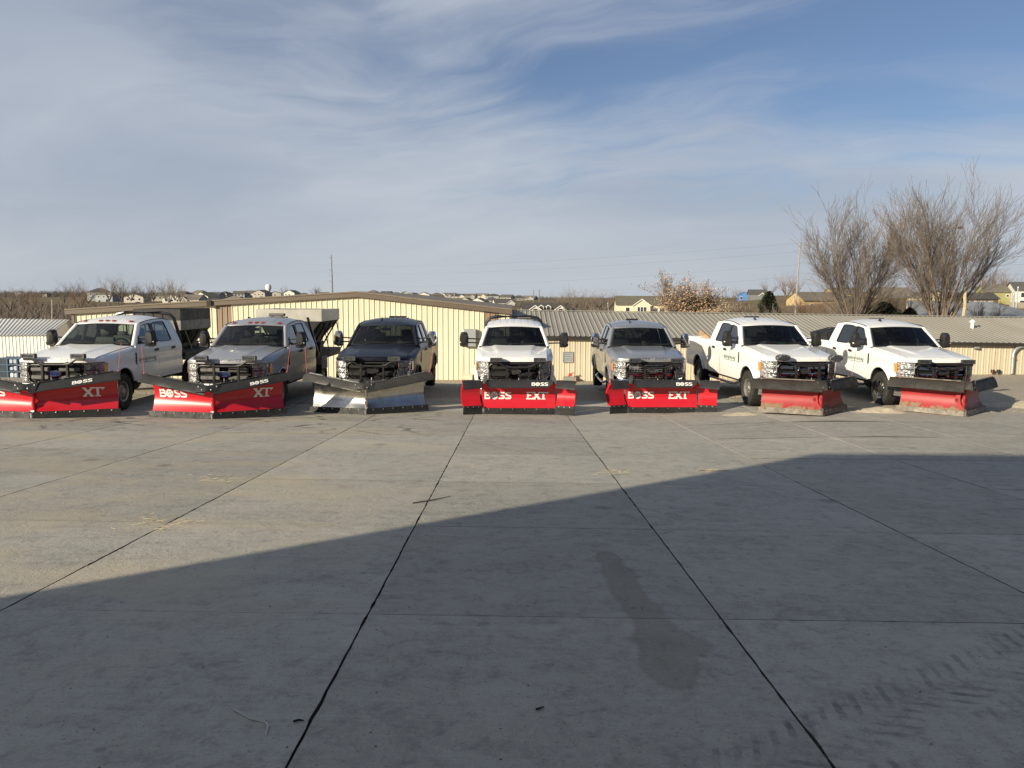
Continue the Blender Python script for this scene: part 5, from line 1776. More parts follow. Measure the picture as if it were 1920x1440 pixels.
def vplow(name, label, loc, rz, wings, H, mats, lamps='led', words=True, flaps=(.15, .145), old=False, lampkw=None):
    """wings: ((length, sweep angle) left, right); H: (inner, outer) height"""
    T = thing(name, label, 'snow plow', loc, rz, 'snow plows on the trucks')
    RED, EDG, FLP, STRIP = mats
    prof = lambda v: -.15 * math.sin(math.pi * min(1, v * .88)) + .20 * v ** 3
    for s, (L, a) in ((-1, wings[0]), (1, wings[1])):
        dv = Vector((s * math.cos(a), math.sin(a), 0)); nv = Vector((s * math.sin(a), -math.cos(a), 0))
        Hu = lambda u: lerp(H[0], H[1], u)
        z0 = .085
        def S(u, v, off=0.0):
            p = dv * (.03 + u * (L - .03)) + nv * (prof(v) + off)
            return Vector((p.x, p.y, lerp(z0, Hu(u), v)))
        mb = MB(); mb.shell(lambda u, v: S(u, v), 24, 22, lambda p: -nv * .012)
        # end rib and top fold
        for u in (0, 1):
            mb.grid(lambda q, v: S(u, v, 0) - nv * .10 * q, 1, 16)
        wing = mb.build('wing', RED, T, 40)
        mb = MB()
        for u in (.08, .36, .64, .94):
            for e_ in (0, .015):
                mb.grid(lambda q, v: S(u, v, -.014 - .12 * q) + dv * e_, 1, 12)
            mb.grid(lambda q, v: S(u, v, -.134) + dv * .015 * q, 1, 12)
        mb.hull([S(u, .40, -.04 - d) + Vector((0, 0, z)) for u in (0, 1) for d in (0, .08) for z in (-.04, .04)])
        mb.build('back_rib', RED, wing)
        # cutting edge, proud of the board, reaching the ground
        mb = MB()
        def E(u, v):
            p = dv * (.02 + u * (L + .03)) + nv * (.018 + (1 - v) * .03)
            return Vector((p.x, p.y, lerp(.006, .12 if old else .135, v)))
        mb.shell(lambda u, v: E(u, v) + Vector((0, 0, .006 * mnoise.noise(Vector((u * 9, s, 0))) * (1 - v) if old else 0)), 16, 2, lambda p: -nv * .02)
        edge = mb.build('cutting_edge', EDG, T)
        for k in range(6):
            p = E(.10 + k * .16, .78) + nv * .004
            mb = MB(); mb.lathe([(.014, .0), (.014, .008), (.007, .012), (0, .012)], (0, 0, 0), 'Z', 8)
            b = mb.build('bolt', EDG if old else BOLT, edge)
            b.location = p; b.rotation_euler = nv.to_track_quat('Z', 'Y').to_euler()
        # rubber deflector: clamped along the top, hanging forward
        reach, drop = flaps
        def D(u, v, ext_=.0):
            uu = u * 1.0
            p = dv * (.0 + uu * (L + .10 + (.10 if old else 0))) + nv * (prof(1) - .03 + reach * v ** .75)
            wv = .012 * mnoise.noise(Vector((u * 4, v * 2, s * 3 + L)))
            z = Hu(min(1, uu * (L + .05) / L)) + .03 - (.02 + drop) * v ** 1.1 + wv * v
            return Vector((p.x, p.y - wv * v, z))
        mb = MB(); mb.shell(lambda u, v: D(u, v), 20, 8, lambda p: Vector((0, 0, -.012)) - nv * .004)
        flap = mb.build('deflector', FLP, T, 50)
        # clamp strips with bolts along the top
        nst = 3 if not old else 1
        for k in range(nst):
            u0 = .06 + k * (.94 / nst); u1 = u0 + (.94 / nst) - .08
            mb = MB(); mb.hull([D(u, 0) + nv * d + Vector((0, 0, z)) for u in (u0, u1) for d in (-.02, .022) for z in (.002, .022)])
            st = mb.build('clamp_strip', STRIP, flap)
            for u in (lerp(u0, u1, .2), lerp(u0, u1, .8)):
                mb = MB(); p = D(u, 0) + Vector((0, 0, .022)); mb.cyl((p.x, p.y, p.z), .011, 0, .010, 'Z', 6); mb.build('bolt', BOLT, flap)
        pe = D(.97 if not old else .86, 0)
        marker(T, pe.x, pe.y, pe.z, s * .06 + .03, h=.60)
        if words and not old:
            pass
        if words:
            if s > 0:
                def pl(x, y):
                    u = (L * .58 + x) / L
                    return S(u, (.395 + y - z0) / (Hu(u) - z0), .006)
                mb = MB(); ext(mb, .20, pl, 'XT'); mb.build('model_mark', DECAL, wing, 0)
                def pd(x, y):
                    u = (L * .50 + x) / (L + .1)
                    return D(u, .80 - y / .16 * .56) + nv * .008 + Vector((0, 0, .006))
                mb = MB(); boss(mb, .098, pd); mb.build('maker_mark', DECAL, flap, 0)
            else:
                def pl(x, y):
                    u = (L * .90 - x) / L
                    return S(u, (.42 + y - z0) / (Hu(u) - z0), .006)
                mb = MB(); boss(mb, .17, pl); mb.build('maker_mark', DECAL, wing, 0)
    # hinge post and centre flap over the apex
    mb = MB(); mb.tube([(0, .08, .06), (0, .06, H[0] - .05)], .030, 10)
    for z in (.12, .26, .40, .54):
        mb.cyl((0, .075, 0), .042, z, z + .05, 'Z', 10)
    mb.build('hinge', RED if not old else OLDRED, T)
    mb = MB(); mb.hull([(x, y, z) for x in (-.035, .035) for y, z in ((.0, .0), (.06, .0), (.02, .16), (.07, .16))]); mb.cyl((0, -.01, 0), .03, .01, .11, 'Z', 10)
    mb.build('centre_shoe', BOLT if not old else EDG, T)
    mb = MB()
    dl = Vector((-math.cos(wings[0][1]), math.sin(wings[0][1]), 0)); dr = Vector((math.cos(wings[1][1]), math.sin(wings[1][1]), 0))
    def C(u, v):
        k = (u - .5) * 2
        d = dl if k < 0 else dr
        p = d * abs(k) * .24
        return Vector((p.x, p.y - (prof(1) - .02) - flaps[0] * v ** .75 - .012, H[0] + .045 + .03 * abs(k) - (flaps[1] + (.0 if old else .02)) * v ** 1.1 + (.06 * v * (1 - abs(k)) if not old else 0)))
    mb.shell(C, 16, 8, lambda p: (0, .006, -.01))
    cf = mb.build('centre_flap', FLP, T, 50)
    for k in (.1, .9, .3, .7):
        p = C(k, .35 if k in (.1, .9) else .75)
        mb = MB(); mb.lathe([(.015, .003), (.015, -.012), (0, -.014)], tuple(p), 'Y', 8); mb.build('bolt', BOLT, cf)
    ends = []
    for s, (L, a) in ((-1, wings[0]), (1, wings[1])):
        ends.append(Vector((s * math.cos(a), math.sin(a), 0)) * L * .42 - Vector((s * math.sin(a), -math.cos(a), 0)) * .22 + Vector((0, 0, .40)))
    push_frame(T, OLDRED if old else FRAMEBLK, ends=ends)
    lamp_frame(T, lamps, **(lampkw or {}))
    return T

def extplow(name, label, loc, rz, lampkw=None):
    T = thing(name, label, 'snow plow', loc, rz, 'snow plows on the trucks')
    H = .80; z0 = .135; W2 = .865
    prof = lambda v: -.15 * math.sin(math.pi * min(1, v * .88)) + .17 * v ** 3
    # centre board
    def S(x, z, off=0.0):
        v = (z - z0) / (H - z0)
        return Vector((x, .10 - prof(v) - off, z))
    mb = MB(); mb.shell(lambda u, v: S(lerp(-W2, W2, u), lerp(z0, H, v)), 24, 22, lambda p: (0, .012, 0))
    board = mb.build('centre_board', REDPAINT, T, 40)
    mb = MB()
    for x in (-.7, -.25, .25, .7):
        for e_ in (0, .015):
            mb.grid(lambda q, v: S(x + e_, lerp(z0, H, v), -.014 - .14 * q), 1, 12)
        mb.grid(lambda q, v: S(x + .015 * q, lerp(z0, H, v), -.154), 1, 12)
    mb.build('back_rib', REDPAINT, board)
    mb = MB(); mb.cbox(-W2 + .06, W2 - .06, .065, .088, .008, .15, .004)
    edge = mb.build('cutting_edge', EDGE, T)
    for k in range(6):
        x = -.70 + k * .28
        mb = MB(); mb.lathe([(.013, 0), (.013, -.009), (0, -.011)], (x, .065, .125), 'Y', 8); mb.build('bolt', BOLT, edge)
    def pl(x, y):
        return S(-.80 + x, .345 + y, .006)
    mb = MB(); boss(mb, .165, pl); mb.build('maker_mark', DECAL, board, 0)
    def pl2(x, y):
        return S(.18 + x, .34 + y, .006)
    mb = MB(); ext(mb, .175, pl2); mb.build('model_mark', DECAL, board, 0)
    # centre deflector with scooped ends
    def D(u, v):
        k = (u - .5) * 2
        sc = .10 * sstep((abs(k) - .86) / .14) * v
        return Vector((k * (.78 + .03 * (1 - v)), .10 - prof(1) + .03 - .15 * v ** .75, H + .02 - .165 * v ** 1.1 + sc))
    mb = MB(); mb.shell(D, 28, 8, lambda p: (0, .004, -.012))
    flap = mb.build('deflector', FLAP, T, 50)
    for k in range(7):
        p = D(.10 + k * .133, .02); mb = MB(); mb.cyl((p.x, p.y, p.z), .010, 0, .012, 'Z', 6); mb.build('bolt', BOLT, flap)
    def pd(x, y):
        u = .5 + (.29 + x) / 2 / .79
        v = .80 - y / .15 * .62
        return D(u, v) + Vector((0, -.008, .006))
    mb = MB(); boss(mb, .100, pd); mb.build('maker_mark', DECAL, flap, 0)
    # sliding wings at either end, toed forward
    for s in (-1, 1):
        a = R(20); L = .44
        dv = Vector((s * math.cos(a), -math.sin(a), 0)); nv = Vector((-s * math.sin(a), -math.cos(a), 0))
        o0 = Vector((s * W2, .075, 0))
        zw0 = .20
        def SW(u, v, off=0.0):
            p = o0 + dv * u * L + nv * (prof(v) + off)
            return Vector((p.x, p.y, lerp(zw0, H - .01, v)))
        mb = MB(); mb.shell(lambda u, v: SW(u, v), 8, 20, lambda p: -nv * .014)
        for u in (0, 1):
            mb.grid(lambda q, v: SW(u, v) - nv * .10 * q, 1, 16)
        wing = mb.build('wing', REDPAINT, T, 40)
        mb = MB()
        mb.hull([o0 + dv * (L * u) + nv * n_ + Vector((0, 0, z)) for u in (-.02, 1.04) for n_ in (.012, .035) for z in (.008, .165)])
        rub = mb.build('wing_edge', EDGE, T)
        mb = MB(); mb.hull([o0 + dv * (L * u) + nv * n_ + Vector((0, 0, z)) for u in (-.0, 1.0) for n_ in (.03, .045) for z in (.155, .215)]); mb.build('edge_strip', FRAMEBLK, rub)
        for k in (.2, .5, .8):
            p = o0 + dv * (L * k) + nv * .045 + Vector((0, 0, .19))
            mb = MB(); mb.lathe([(.013, .0), (.013, .01), (0, .012)], (0, 0, 0), 'Z', 8); b = mb.build('bolt', BOLT, rub)
            b.location = p; b.rotation_euler = nv.to_track_quat('Z', 'Y').to_euler()
            mb = MB(); q = o0 + dv * (L * k) + nv * .037; mb.hull([q + dv * d + nv * n_ + Vector((0, 0, z)) for d in (-.008, .008) for n_ in (0, .002) for z in (.115, .158)]); mb.build('slot', DARK, rub)
        def DW(u, v):
            p = o0 + dv * (.05 + u * (L + .02)) + nv * (prof(1) - .03 + .15 * v ** .75)
            return Vector((p.x, p.y, H + .02 - .19 * v ** 1.1 + .03 * (1 - u) * v))
        mb = MB(); mb.shell(DW, 10, 8, lambda p: Vector((0, .004, -.012)))
        wf = mb.build('wing_deflector', FLAP, T, 50)
        for k in (.3, .55, .8):
            p = DW(k, .02); mb = MB(); mb.cyl((p.x, p.y, p.z), .010, 0, .012, 'Z', 6); mb.build('bolt', BOLT, wf)
        # folded rubber horn between the two
        mb = MB()
        hx = s * (W2 - .04)
        mb.hull([(hx - .03, -.06, H - .06), (hx + .06 * 1, -.10, H - .06), (hx - s * .05 - .03, .0, H + .13), (hx - s * .05 + .05, -.02, H + .13), (hx - .03, .08, H - .02), (hx + .06, .08, H - .02), (hx - s * .05, .05, H + .12)])
        mb.build('corner_horn', FLAP, T, 40)
        pe = DW(.98, 0)
        marker(T, pe.x, pe.y, pe.z, -s * .02, h=.58)
    push_frame(T, FRAMEBLK, .42)
    lamp_frame(T, 'led', **(lampkw or {}))
    return T
# ------------------------------------------------------------------ the seven trucks and their plows
def ground_z(x, y):
    return zyard(x, y)
def tz(x, y):
    return (zyard(x, y + WF) + zyard(x, y + WR)) / 2
BASE = dict(bumper=WHITE, grille='black', bars=SATIN, frame=BLACK, seat=SEATDARK)
spec = [
    ('white work truck with light grey seats carrying a black hopper, at the far left', (-9.90, 16.42), 0.0, WHITE,
     dict(BASE, bars=GREYPLAST, frame=SATIN, seat=SEATGREY, bed='flat', rack=True, clearance=True, decal=(GREYDECAL, GREYDECAL), rimmat=(ALLOY, DARK))),
    ('silver work truck with grey grille carrying a stainless hopper, second from the left', (-6.40, 16.85), 0.0, SILVER,
     dict(BASE, bumper=SILVER, bars=GREYPLAST, frame=SATIN, bed='flat', clearance=True, hoodtext=DULLCHROME, rimmat=(ALLOY, DARK), beacon=(.12, .42, .11), beaconmat=GREYPLAST)),
    ('dark navy pickup with chrome mirrors behind the stainless plow', (-3.36, 18.22), 0.0, NAVY,
     dict(BASE, bumper=SATIN, bars=SATIN, frame=BLACK, mirror=CHROME, mirror_out=.05, tint=2, emblem=SATIN, emblem_rim=SATIN, bezel=CHROME, beacon=(.1, .5, .06), antenna=True, boards=SATIN)),
    ('white pickup with black grille and wide black mirrors facing straight ahead in the centre', (.05, 18.55), 0.0, WHITE2,
     dict(BASE, bumper=WHITE2, grille='late', bars=SATIN, frame=SATIN, mirror_out=.16, mirror=SATIN, rack=True, tint=1, emblem=SATIN, emblem_rim=DULLCHROME, beacon=(.30, .40, .07), beaconmat=GREYPLAST)),
    ('grey metallic pickup with chrome mesh grille and chrome mirrors, right of centre', (3.50, 19.12), R(-1.0), GREY,
     dict(BASE, bumper=CHROME, grille='mesh', bars=CHROME, frame=SATIN, lower=CHROME, mirror=CHROME, mirror_out=.05, tint=1, bezel=CHROME, hoodtext=CHROME, emblem=SATIN, emblem_rim=CHROME, beacon=(-.02, .36, .06), antenna=True, boards=CHROME, upper=DULLCHROME)),
    ('white pickup with oval plow lamps and timber in its bed, second from the right', (6.88, 17.92), R(3.4), WHITE,
     dict(BASE, bumper=CHROME, grille='bars', bars=CHROME, frame=SATIN, lower=DULLCHROME, tint=1, bezel=CHROME, emblem=SATIN, decal=(GREENDECAL, GREENDECAL), beacon=(.05, .42, .05), beaconmat=SATIN, antenna=True, rimmat=(ALLOY, DARK), boards=SATIN)),
    ('white pickup with black spoked wheels at the far right end of the row', (10.25, 18.12), R(1.2), WHITE,
     dict(BASE, bumper=CHROME, grille='bars', bars=CHROME, frame=SATIN, lower=DULLCHROME, tint=2, bezel=CHROME, emblem=SATIN, decal=(GREENDECAL, GREENDECAL), beacon=(.15, .40, .05), beaconmat=GREYPLAST, antenna=True, rims='blackspoke', rimmat=(CHROME, SATIN), boards=SATIN)),
]
TRUCKS = []
for lab, (x, y), rz, P, trim in spec:
    TRUCKS.append(make_truck('pickup_truck', lab, (x, y, tz(x, y)), rz, P, trim))
NEW = (REDPAINT, EDGE, FLAP, FRAMEBLK)
def pz(x, y):
    return zyard(x, y)
A = R(12)
vplow('snow_plow', 'glossy red V snow plow with black flaps, cut off by the left edge', (-9.83, 15.45, pz(-9.83, 15.45)), 0, ((1.5, R(11)), (1.58, R(21))), (.68, .91), NEW)
vplow('snow_plow', 'glossy red V snow plow on the silver work truck, second from the left', (-6.30, 15.85, pz(-6.3, 15.85)), 0, ((1.40, R(10)), (1.50, R(30))), (.68, .91), NEW)
vplow('snow_plow', 'bare stainless steel V snow plow on the dark navy pickup', (-3.34, 17.24, pz(-3.34, 17.24)), 0, ((1.34, R(14)), (1.48, R(29))), (.68, .90), (STAINLESS, EDGE, plain('steel_flap', (.05, .048, .043), .5, .2, .25, 3, dirt=.15), DULLCHROME), words=False)
extplow('snow_plow', 'glossy red straight wing snow plow in front of the centre white pickup', (.16, 17.58, pz(.16, 17.58)), R(1.2))
extplow('snow_plow', 'glossy red straight wing snow plow on the grey metallic pickup', (3.62, 18.14, pz(3.62, 18.14)), R(1.6))
OLD = (OLDRED, OLDEDGE, OLDFLAP, OLDEDGE)
vplow('snow_plow', 'worn scraped red V snow plow below the oval lamps, second from the right', (6.95, 16.92, pz(6.95, 16.92)), R(1), ((1.32, R(26)), (1.42, R(46))), (.755, .755), OLD, 'oval', False, (.11, .205), True, dict(sp=.62, z=1.23))
vplow('snow_plow', 'worn red V snow plow with rusty edge at the far right end', (10.28, 17.12, pz(10.28, 17.12)), R(1), ((1.42, R(46)), (1.54, R(44))), (.775, .775), OLD, 'led', False, (.11, .205), True, dict(sp=.52, z=1.18))

# ------------------------------------------------------------------ loads
def hopper(name, label, loc, hw, y0, y1, ztop, zband, top, band, lower, strap):
    T = thing(name, label, 'salt spreader', loc)
    mb = MB()
    o_ = resample([(-hw, y0), (hw, y0), (hw, y1), (-hw, y1)], 1)
    zt = ztop
    mb.ring([(a, b, zt) for a, b in o_], [(a, b, zband[0]) for a, b in o_])
    mb.ring([(a, b, zt) for a, b in o_], [(a * .97, lerp((y0 + y1) / 2, b, .97), zt - .02) for a, b in o_])
    mb.poly([(a * .97, lerp((y0 + y1) / 2, b, .97), zt - .12) for a, b in o_])
    mb.build('bin', top, T, 0)
    mb = MB()
    mb.ring([(a * 1.004, lerp((y0 + y1) / 2, b, 1.004), zband[0] + .003) for a, b in o_], [(a * 1.004, lerp((y0 + y1) / 2, b, 1.004), zband[1]) for a, b in o_])
    mb.build('side_band', band, T, 0)
    mb = MB()
    lo = [(a * .28, lerp((y0 + y1) / 2, b, .94), 1.22) for a, b in o_]
    mb.ring([(a * .995, lerp((y0 + y1) / 2, b, .995), zband[1] + .02) for a, b in o_], lo)
    mb.box(-hw * .3, hw * .3, y0 + .08, y1 + .25, 1.07, 1.24)
    mb.build('funnel', lower, T, 0)
    for s in (-1, 1):
        for k in range(4):
            y = lerp(y0 + .15, y1 - .15, k / 3)
            mb = MB(); mb.tube([(s * hw * .98, y, zband[1] + .03), (s * hw * .42, y, 1.1)], .025, 6); mb.build('brace', lower, T)
        for k in (0, 2):
            y = lerp(y0 + .3, y1 - .3, k / 2)
            mb = MB(); mb.tube([(s * hw * .95, y, zband[1] + .06), (s * (hw * .95 + .12), y + .22, 1.08)], .016, 5); mb.build('strap', strap, T)
    return T
x, y = -9.90, 16.42
hopper('salt_spreader', 'black and grey salt spreader hopper on the leftmost white truck', (x - .12, y, tz(x, y)), .66, 5.15, 7.3, 2.26, (1.93, 1.66), HOPPERBLK, HOPPERGREY, HOPPERBLK, YELLOW)
x, y = -6.40, 16.85
hopper('salt_spreader', 'pale stainless salt spreader hopper on the silver truck', (x, y, tz(x, y)), .94, 5.05, 7.3, 2.30, (1.98, 1.96), HOPPERTAN, HOPPERTAN, HOPPERBLK, SATIN)
# headache posts, tool box and tan side box of the silver truck
T = TRUCKS[1]
mb = MB()
for s in (-1, 1):
    mb.hull([(s * .80 + a, 4.05 + b, 2.02) for a in (-.03, .03) for b in (0, .06)] + [(s * .98 + a, 4.42 + b, 1.0) for a in (-.03, .03) for b in (0, .07)])
for z in (1.15, 1.5):
    mb.box(-.93, .93, 4.3, 4.34, z, z + .06)
mb.build('headache_rack', SATIN, T)
mb = MB(); mb.cbox(.42, 1.0, 4.55, 5.0, 1.06, 1.42, .015); mb.box(.40, 1.02, 4.53, 5.02, 1.36, 1.38)
tb = tag(mb.build('tool_box', HOPPERBLK), 'black tool box standing on the silver truck deck behind the cab', 'tool box')
tb.location = T.location
mb = MB(); mb.cbox(.95, 1.0, 4.75, 5.4, .58, .94, .01); mb.box(.60, .95, 4.75, 5.4, .58, .94); mb.cbox(.995, 1.015, 5.02, 5.10, .72, .82, .005)
mb.build('side_box', plain('box_tan', (.42, .38, .28), .6, 0, .1, 4, dirt=.2), T)
# timber in the bed of the second truck from the right
T = TRUCKS[5]; M = Matrix.Translation(T.location) @ Matrix.Rotation(T.rotation_euler.z, 4, 'Z')
for i, (p, q, r, lab) in enumerate((((-.55, 4.35, 1.18), (-.85, 5.3, 1.62), .085, 'thick timber post propped highest in the bed of the white pickup'), ((-.40, 4.4, 1.20), (-.60, 5.6, 1.50), .07, 'split orange-brown timber lying in the bed of the white pickup'))):
    mb = MB(); mb.tube([M @ Vector(p), M @ Vector(q)], [r, r * .9], 7)
    tag(mb.build('timber_post', WOOD), lab, 'timber')
# things on the dashboards
def on_truck(T, pts):
    M = Matrix.Translation(T.location) @ Matrix.Rotation(T.rotation_euler.z, 4, 'Z')
    return [M @ Vector(p) for p in pts]
c = on_truck(TRUCKS[5], [(.22, 1.82, 1.43)])[0]
mb = MB(); mb.lathe([(.16, -.03), (.155, .0), (.14, .04), (.10, .085), (.05, .105), (0, .11)], tuple(c), 'Z', 18); mb.hull([(c.x - .1, c.y - .22, c.z - .02), (c.x + .1, c.y - .22, c.z - .02), (c.x - .13, c.y - .05, c.z), (c.x + .13, c.y - .05, c.z), (c.x, c.y - .1, c.z + .02)])
tag(mb.build('hard_hat', plain('hat_green', (.02, .24, .11), .3)), 'green hard hat behind the windshield of the second white pickup from the right', 'hard hat')
c = on_truck(TRUCKS[5], [(-.28, 1.80, 1.45)])[0]
mb = MB(); mb.hull([(c.x - .1, c.y, c.z - .05), (c.x + .1, c.y, c.z - .05), (c.x - .07, c.y - .02, c.z + .09), (c.x + .06, c.y + .02, c.z + .1), (c.x - .1, c.y + .1, c.z - .05), (c.x + .1, c.y + .1, c.z - .05), (c.x + .09, c.y + .05, c.z + .03)])
tag(mb.build('paper_bag', plain('bag_cream', (.62, .60, .42), .8)), 'crumpled cream paper bag behind the windshield beside the green hard hat', 'bag')
c = on_truck(TRUCKS[3], [(-.10, 1.80, 1.43)])[0]
mb = MB(); mb.lathe([(.045, -.03), (.05, .07), (.052, .075), (.03, .085), (0, .085)], tuple(c), 'Z', 14)
tag(mb.build('paper_cup', VENTWHITE), 'white lidded cup on the dashboard of the centre white pickup', 'cup')

# covered spreader lying in the bed of the last truck
T = TRUCKS[6]
pts = on_truck(T, [(-.80, 4.5, 1.42), (.80, 4.5, 1.42), (-.80, 5.7, 1.42), (.80, 5.7, 1.42), (-.86, 4.55, 1.66), (.86, 4.55, 1.66), (-.86, 5.7, 1.66), (.86, 5.7, 1.66), (-.5, 4.7, 1.80), (.5, 4.7, 1.80), (-.5, 5.5, 1.78), (.5, 5.5, 1.78), (-.45, 4.9, 1.0), (.45, 4.9, 1.0), (-.45, 5.4, 1.0), (.45, 5.4, 1.0)])
mb = MB(); mb.hull([tuple(p) for p in pts])
for k in (.3, .7):
    q = on_truck(T, [(-.88, lerp(4.55, 5.7, k), 1.5), (-.87, lerp(4.55, 5.7, k), 1.67), (-.5, lerp(4.7, 5.5, k), 1.81), (.5, lerp(4.7, 5.5, k), 1.81), (.87, lerp(4.55, 5.7, k), 1.67)])
    mb.tube(q, .014, 5)
tag(mb.build('covered_spreader', HOPPERBLK), 'black covered spreader in the bed of the last white pickup', 'salt spreader')
# ------------------------------------------------------------------ houses on the rising ground
ORD = ['first', 'second', 'third', 'fourth', 'fifth', 'sixth', 'seventh', 'eighth', 'ninth', 'tenth', 'eleventh', 'twelfth', 'thirteenth', 'fourteenth', 'fifteenth', 'sixteenth',
       'seventeenth', 'eighteenth', 'nineteenth', 'twentieth', 'twenty-first', 'twenty-second', 'twenty-third', 'twenty-fourth', 'twenty-fifth', 'twenty-sixth', 'twenty-seventh', 'twenty-eighth',
       'twenty-ninth', 'thirtieth', 'thirty-first', 'thirty-second', 'thirty-third', 'thirty-fourth', 'thirty-fifth', 'thirty-sixth']
def house(label, loc, w, d, h, rise, col, roofm, rz=0.0, hip=False, wins=(), gable=None, group=None, gables=(), trimcol=(.72, .71, .68)):
    """w across the front, d deep, h eaves height; ridge runs along x unless gable == 'front'"""
    T = thing('house', label, 'house', loc, rz, group)
    wm = siding(col); tm = siding(trimcol)
    base = -3.0
    mb = MB()
    if gable == 'front':
        for y in (-d / 2, d / 2):
            mb.poly([(-w / 2, y, base), (w / 2, y, base), (w / 2, y, h), (0, y, h + rise), (-w / 2, y, h)])
        for x in (-w / 2, w / 2):
            mb.poly([(x, -d / 2, base), (x, d / 2, base), (x, d / 2, h), (x, -d / 2, h)])
    else:
        for y in (-d / 2, d / 2):
            mb.poly([(-w / 2, y, base), (w / 2, y, base), (w / 2, y, h), (-w / 2, y, h)])
        for x in (-w / 2, w / 2):
            if hip:
                mb.poly([(x, -d / 2, base), (x, d / 2, base), (x, d / 2, h), (x, -d / 2, h)])
            else:
                mb.poly([(x, -d / 2, base), (x, d / 2, base), (x, d / 2, h), (x, 0, h + rise), (x, -d / 2, h)])
    mb.build('wall', wm, T, 0)
    o = .45; th = .22
    mb = MB()
    def slab(pts):
        mb.prism([(a, b, c) for a, b, c in pts], (0, 0, th))
    if gable == 'front':
        k = rise / (w / 2)
        for s in (-1, 1):
            slab([(0, -d / 2 - o, h + rise), (s * (w / 2 + o), -d / 2 - o, h - o * k), (s * (w / 2 + o), d / 2 + o, h - o * k), (0, d / 2 + o, h + rise)])
    elif hip:
        k = rise / (d / 2); rx = max(.5, w / 2 - d / 2)
        a = [(-w / 2 - o, -d / 2 - o, h - .2), (w / 2 + o, -d / 2 - o, h - .2), (w / 2 + o, d / 2 + o, h - .2), (-w / 2 - o, d / 2 + o, h - .2)]
        mb.hull(a + [(x, y, z + .15) for x, y, z in a] + [(-rx, 0, h + rise), (rx, 0, h + rise)])
    else:
        k = rise / (d / 2)
        for s in (-1, 1):
            slab([(-w / 2 - o, 0, h + rise), (w / 2 + o, 0, h + rise), (w / 2 + o, s * (d / 2 + o), h - o * k), (-w / 2 - o, s * (d / 2 + o), h - o * k)])
    roof = mb.build('roof', roofm, T, 0)
    for (gx, gw, gh, gd) in gables:       # cross gables: x, width, eaves height, how far proud
        gr = gw * .36
        y = -d / 2 - gd
        mb = MB(); mb.poly([(gx - gw / 2, y, base), (gx + gw / 2, y, base), (gx + gw / 2, y, gh), (gx, y, gh + gr), (gx - gw / 2, y, gh)])
        for s in (-1, 1):
            mb.poly([(gx + s * gw / 2, y, base), (gx + s * gw / 2, -d / 2, base), (gx + s * gw / 2, -d / 2, gh), (gx + s * gw / 2, y, gh)])
        g = mb.build('front_gable', wm, T, 0)
        mb = MB()
        for s in (-1, 1):
            mb.prism([(gx, y - .35, gh + gr), (gx + s * (gw / 2 + .35), y - .35, gh - .2), (gx + s * (gw / 2 + .35), 0, gh - .2), (gx, 0, gh + gr)], (0, 0, .2))
        mb.build('gable_roof', roofm, g, 0)
        mb = MB()
        for s in (-1, 1):
            mb.prism([(gx, y - .40, gh + gr + .2), (gx + s * (gw / 2 + .38), y - .40, gh - .02), (gx + s * (gw / 2 + .38), y - .40, gh - .32), (gx, y - .40, gh + gr - .12)], (0, .06, 0))
        mb.build('barge_board', tm, g, 0)
    for wn in wins:                        # x, z, width, height[, depth offset]
        x, z, ww, hh = wn[:4]
        y = -d / 2 - (wn[4] if len(wn) > 4 else 0)
        mb = MB()
        mb.box(x - ww / 2 - .12, x + ww / 2 + .12, y - .06, y - .005, z - .12, z + hh + .12)
        f = mb.build('window', tm, T, 0)
        MB().box(x - ww / 2, x + ww / 2, y - .08, y - .062, z, z + hh).build('pane', PANE, f, 0)
    return T
def hloc(px, py, Y):
    p = at(px, py, Y)
    return p
# far rows along the skyline
rg = random.Random(21)
far = [(38, 551, 1500), (88, 553, 1400), (187, 551, 620), (206, 556, 560), (258, 561, 520), (302, 558, 640), (328, 563, 520), (345, 556, 620), (363, 565, 500), (375, 553, 700), (388, 560, 560), (406, 557, 720), (423, 553, 800), (436, 563, 560), (448, 553, 820), (471, 553, 830),
       (492, 552, 760), (517, 553, 840), (548, 552, 800), (570, 555, 900), (608, 554, 950), (700, 551, 900), (725, 553, 920), (743, 554, 930), (759, 553, 900), (775, 556, 860), (796, 555, 840),
       (819, 555, 900), (821, 561, 760), (844, 556, 860), (860, 558, 860), (883, 558, 850), (904, 557, 900), (925, 557, 880), (951, 560, 820), (973, 561, 860), (993, 562, 880),
       (861, 567, 640), (875, 569, 620), (899, 569, 620), (945, 571, 520), (922, 566, 700)]
far.sort()
cols_ = [(.40, .37, .32), (.52, .49, .43), (.30, .28, .25), (.52, .51, .48), (.36, .33, .26), (.24, .25, .26), (.46, .41, .33)]
cn = ['grey-tan', 'beige', 'brown-grey', 'white', 'khaki', 'slate grey', 'tan']
leftrow = [f for f in far if f[0] < 640]; rightrow = [f for f in far if f[0] >= 640]
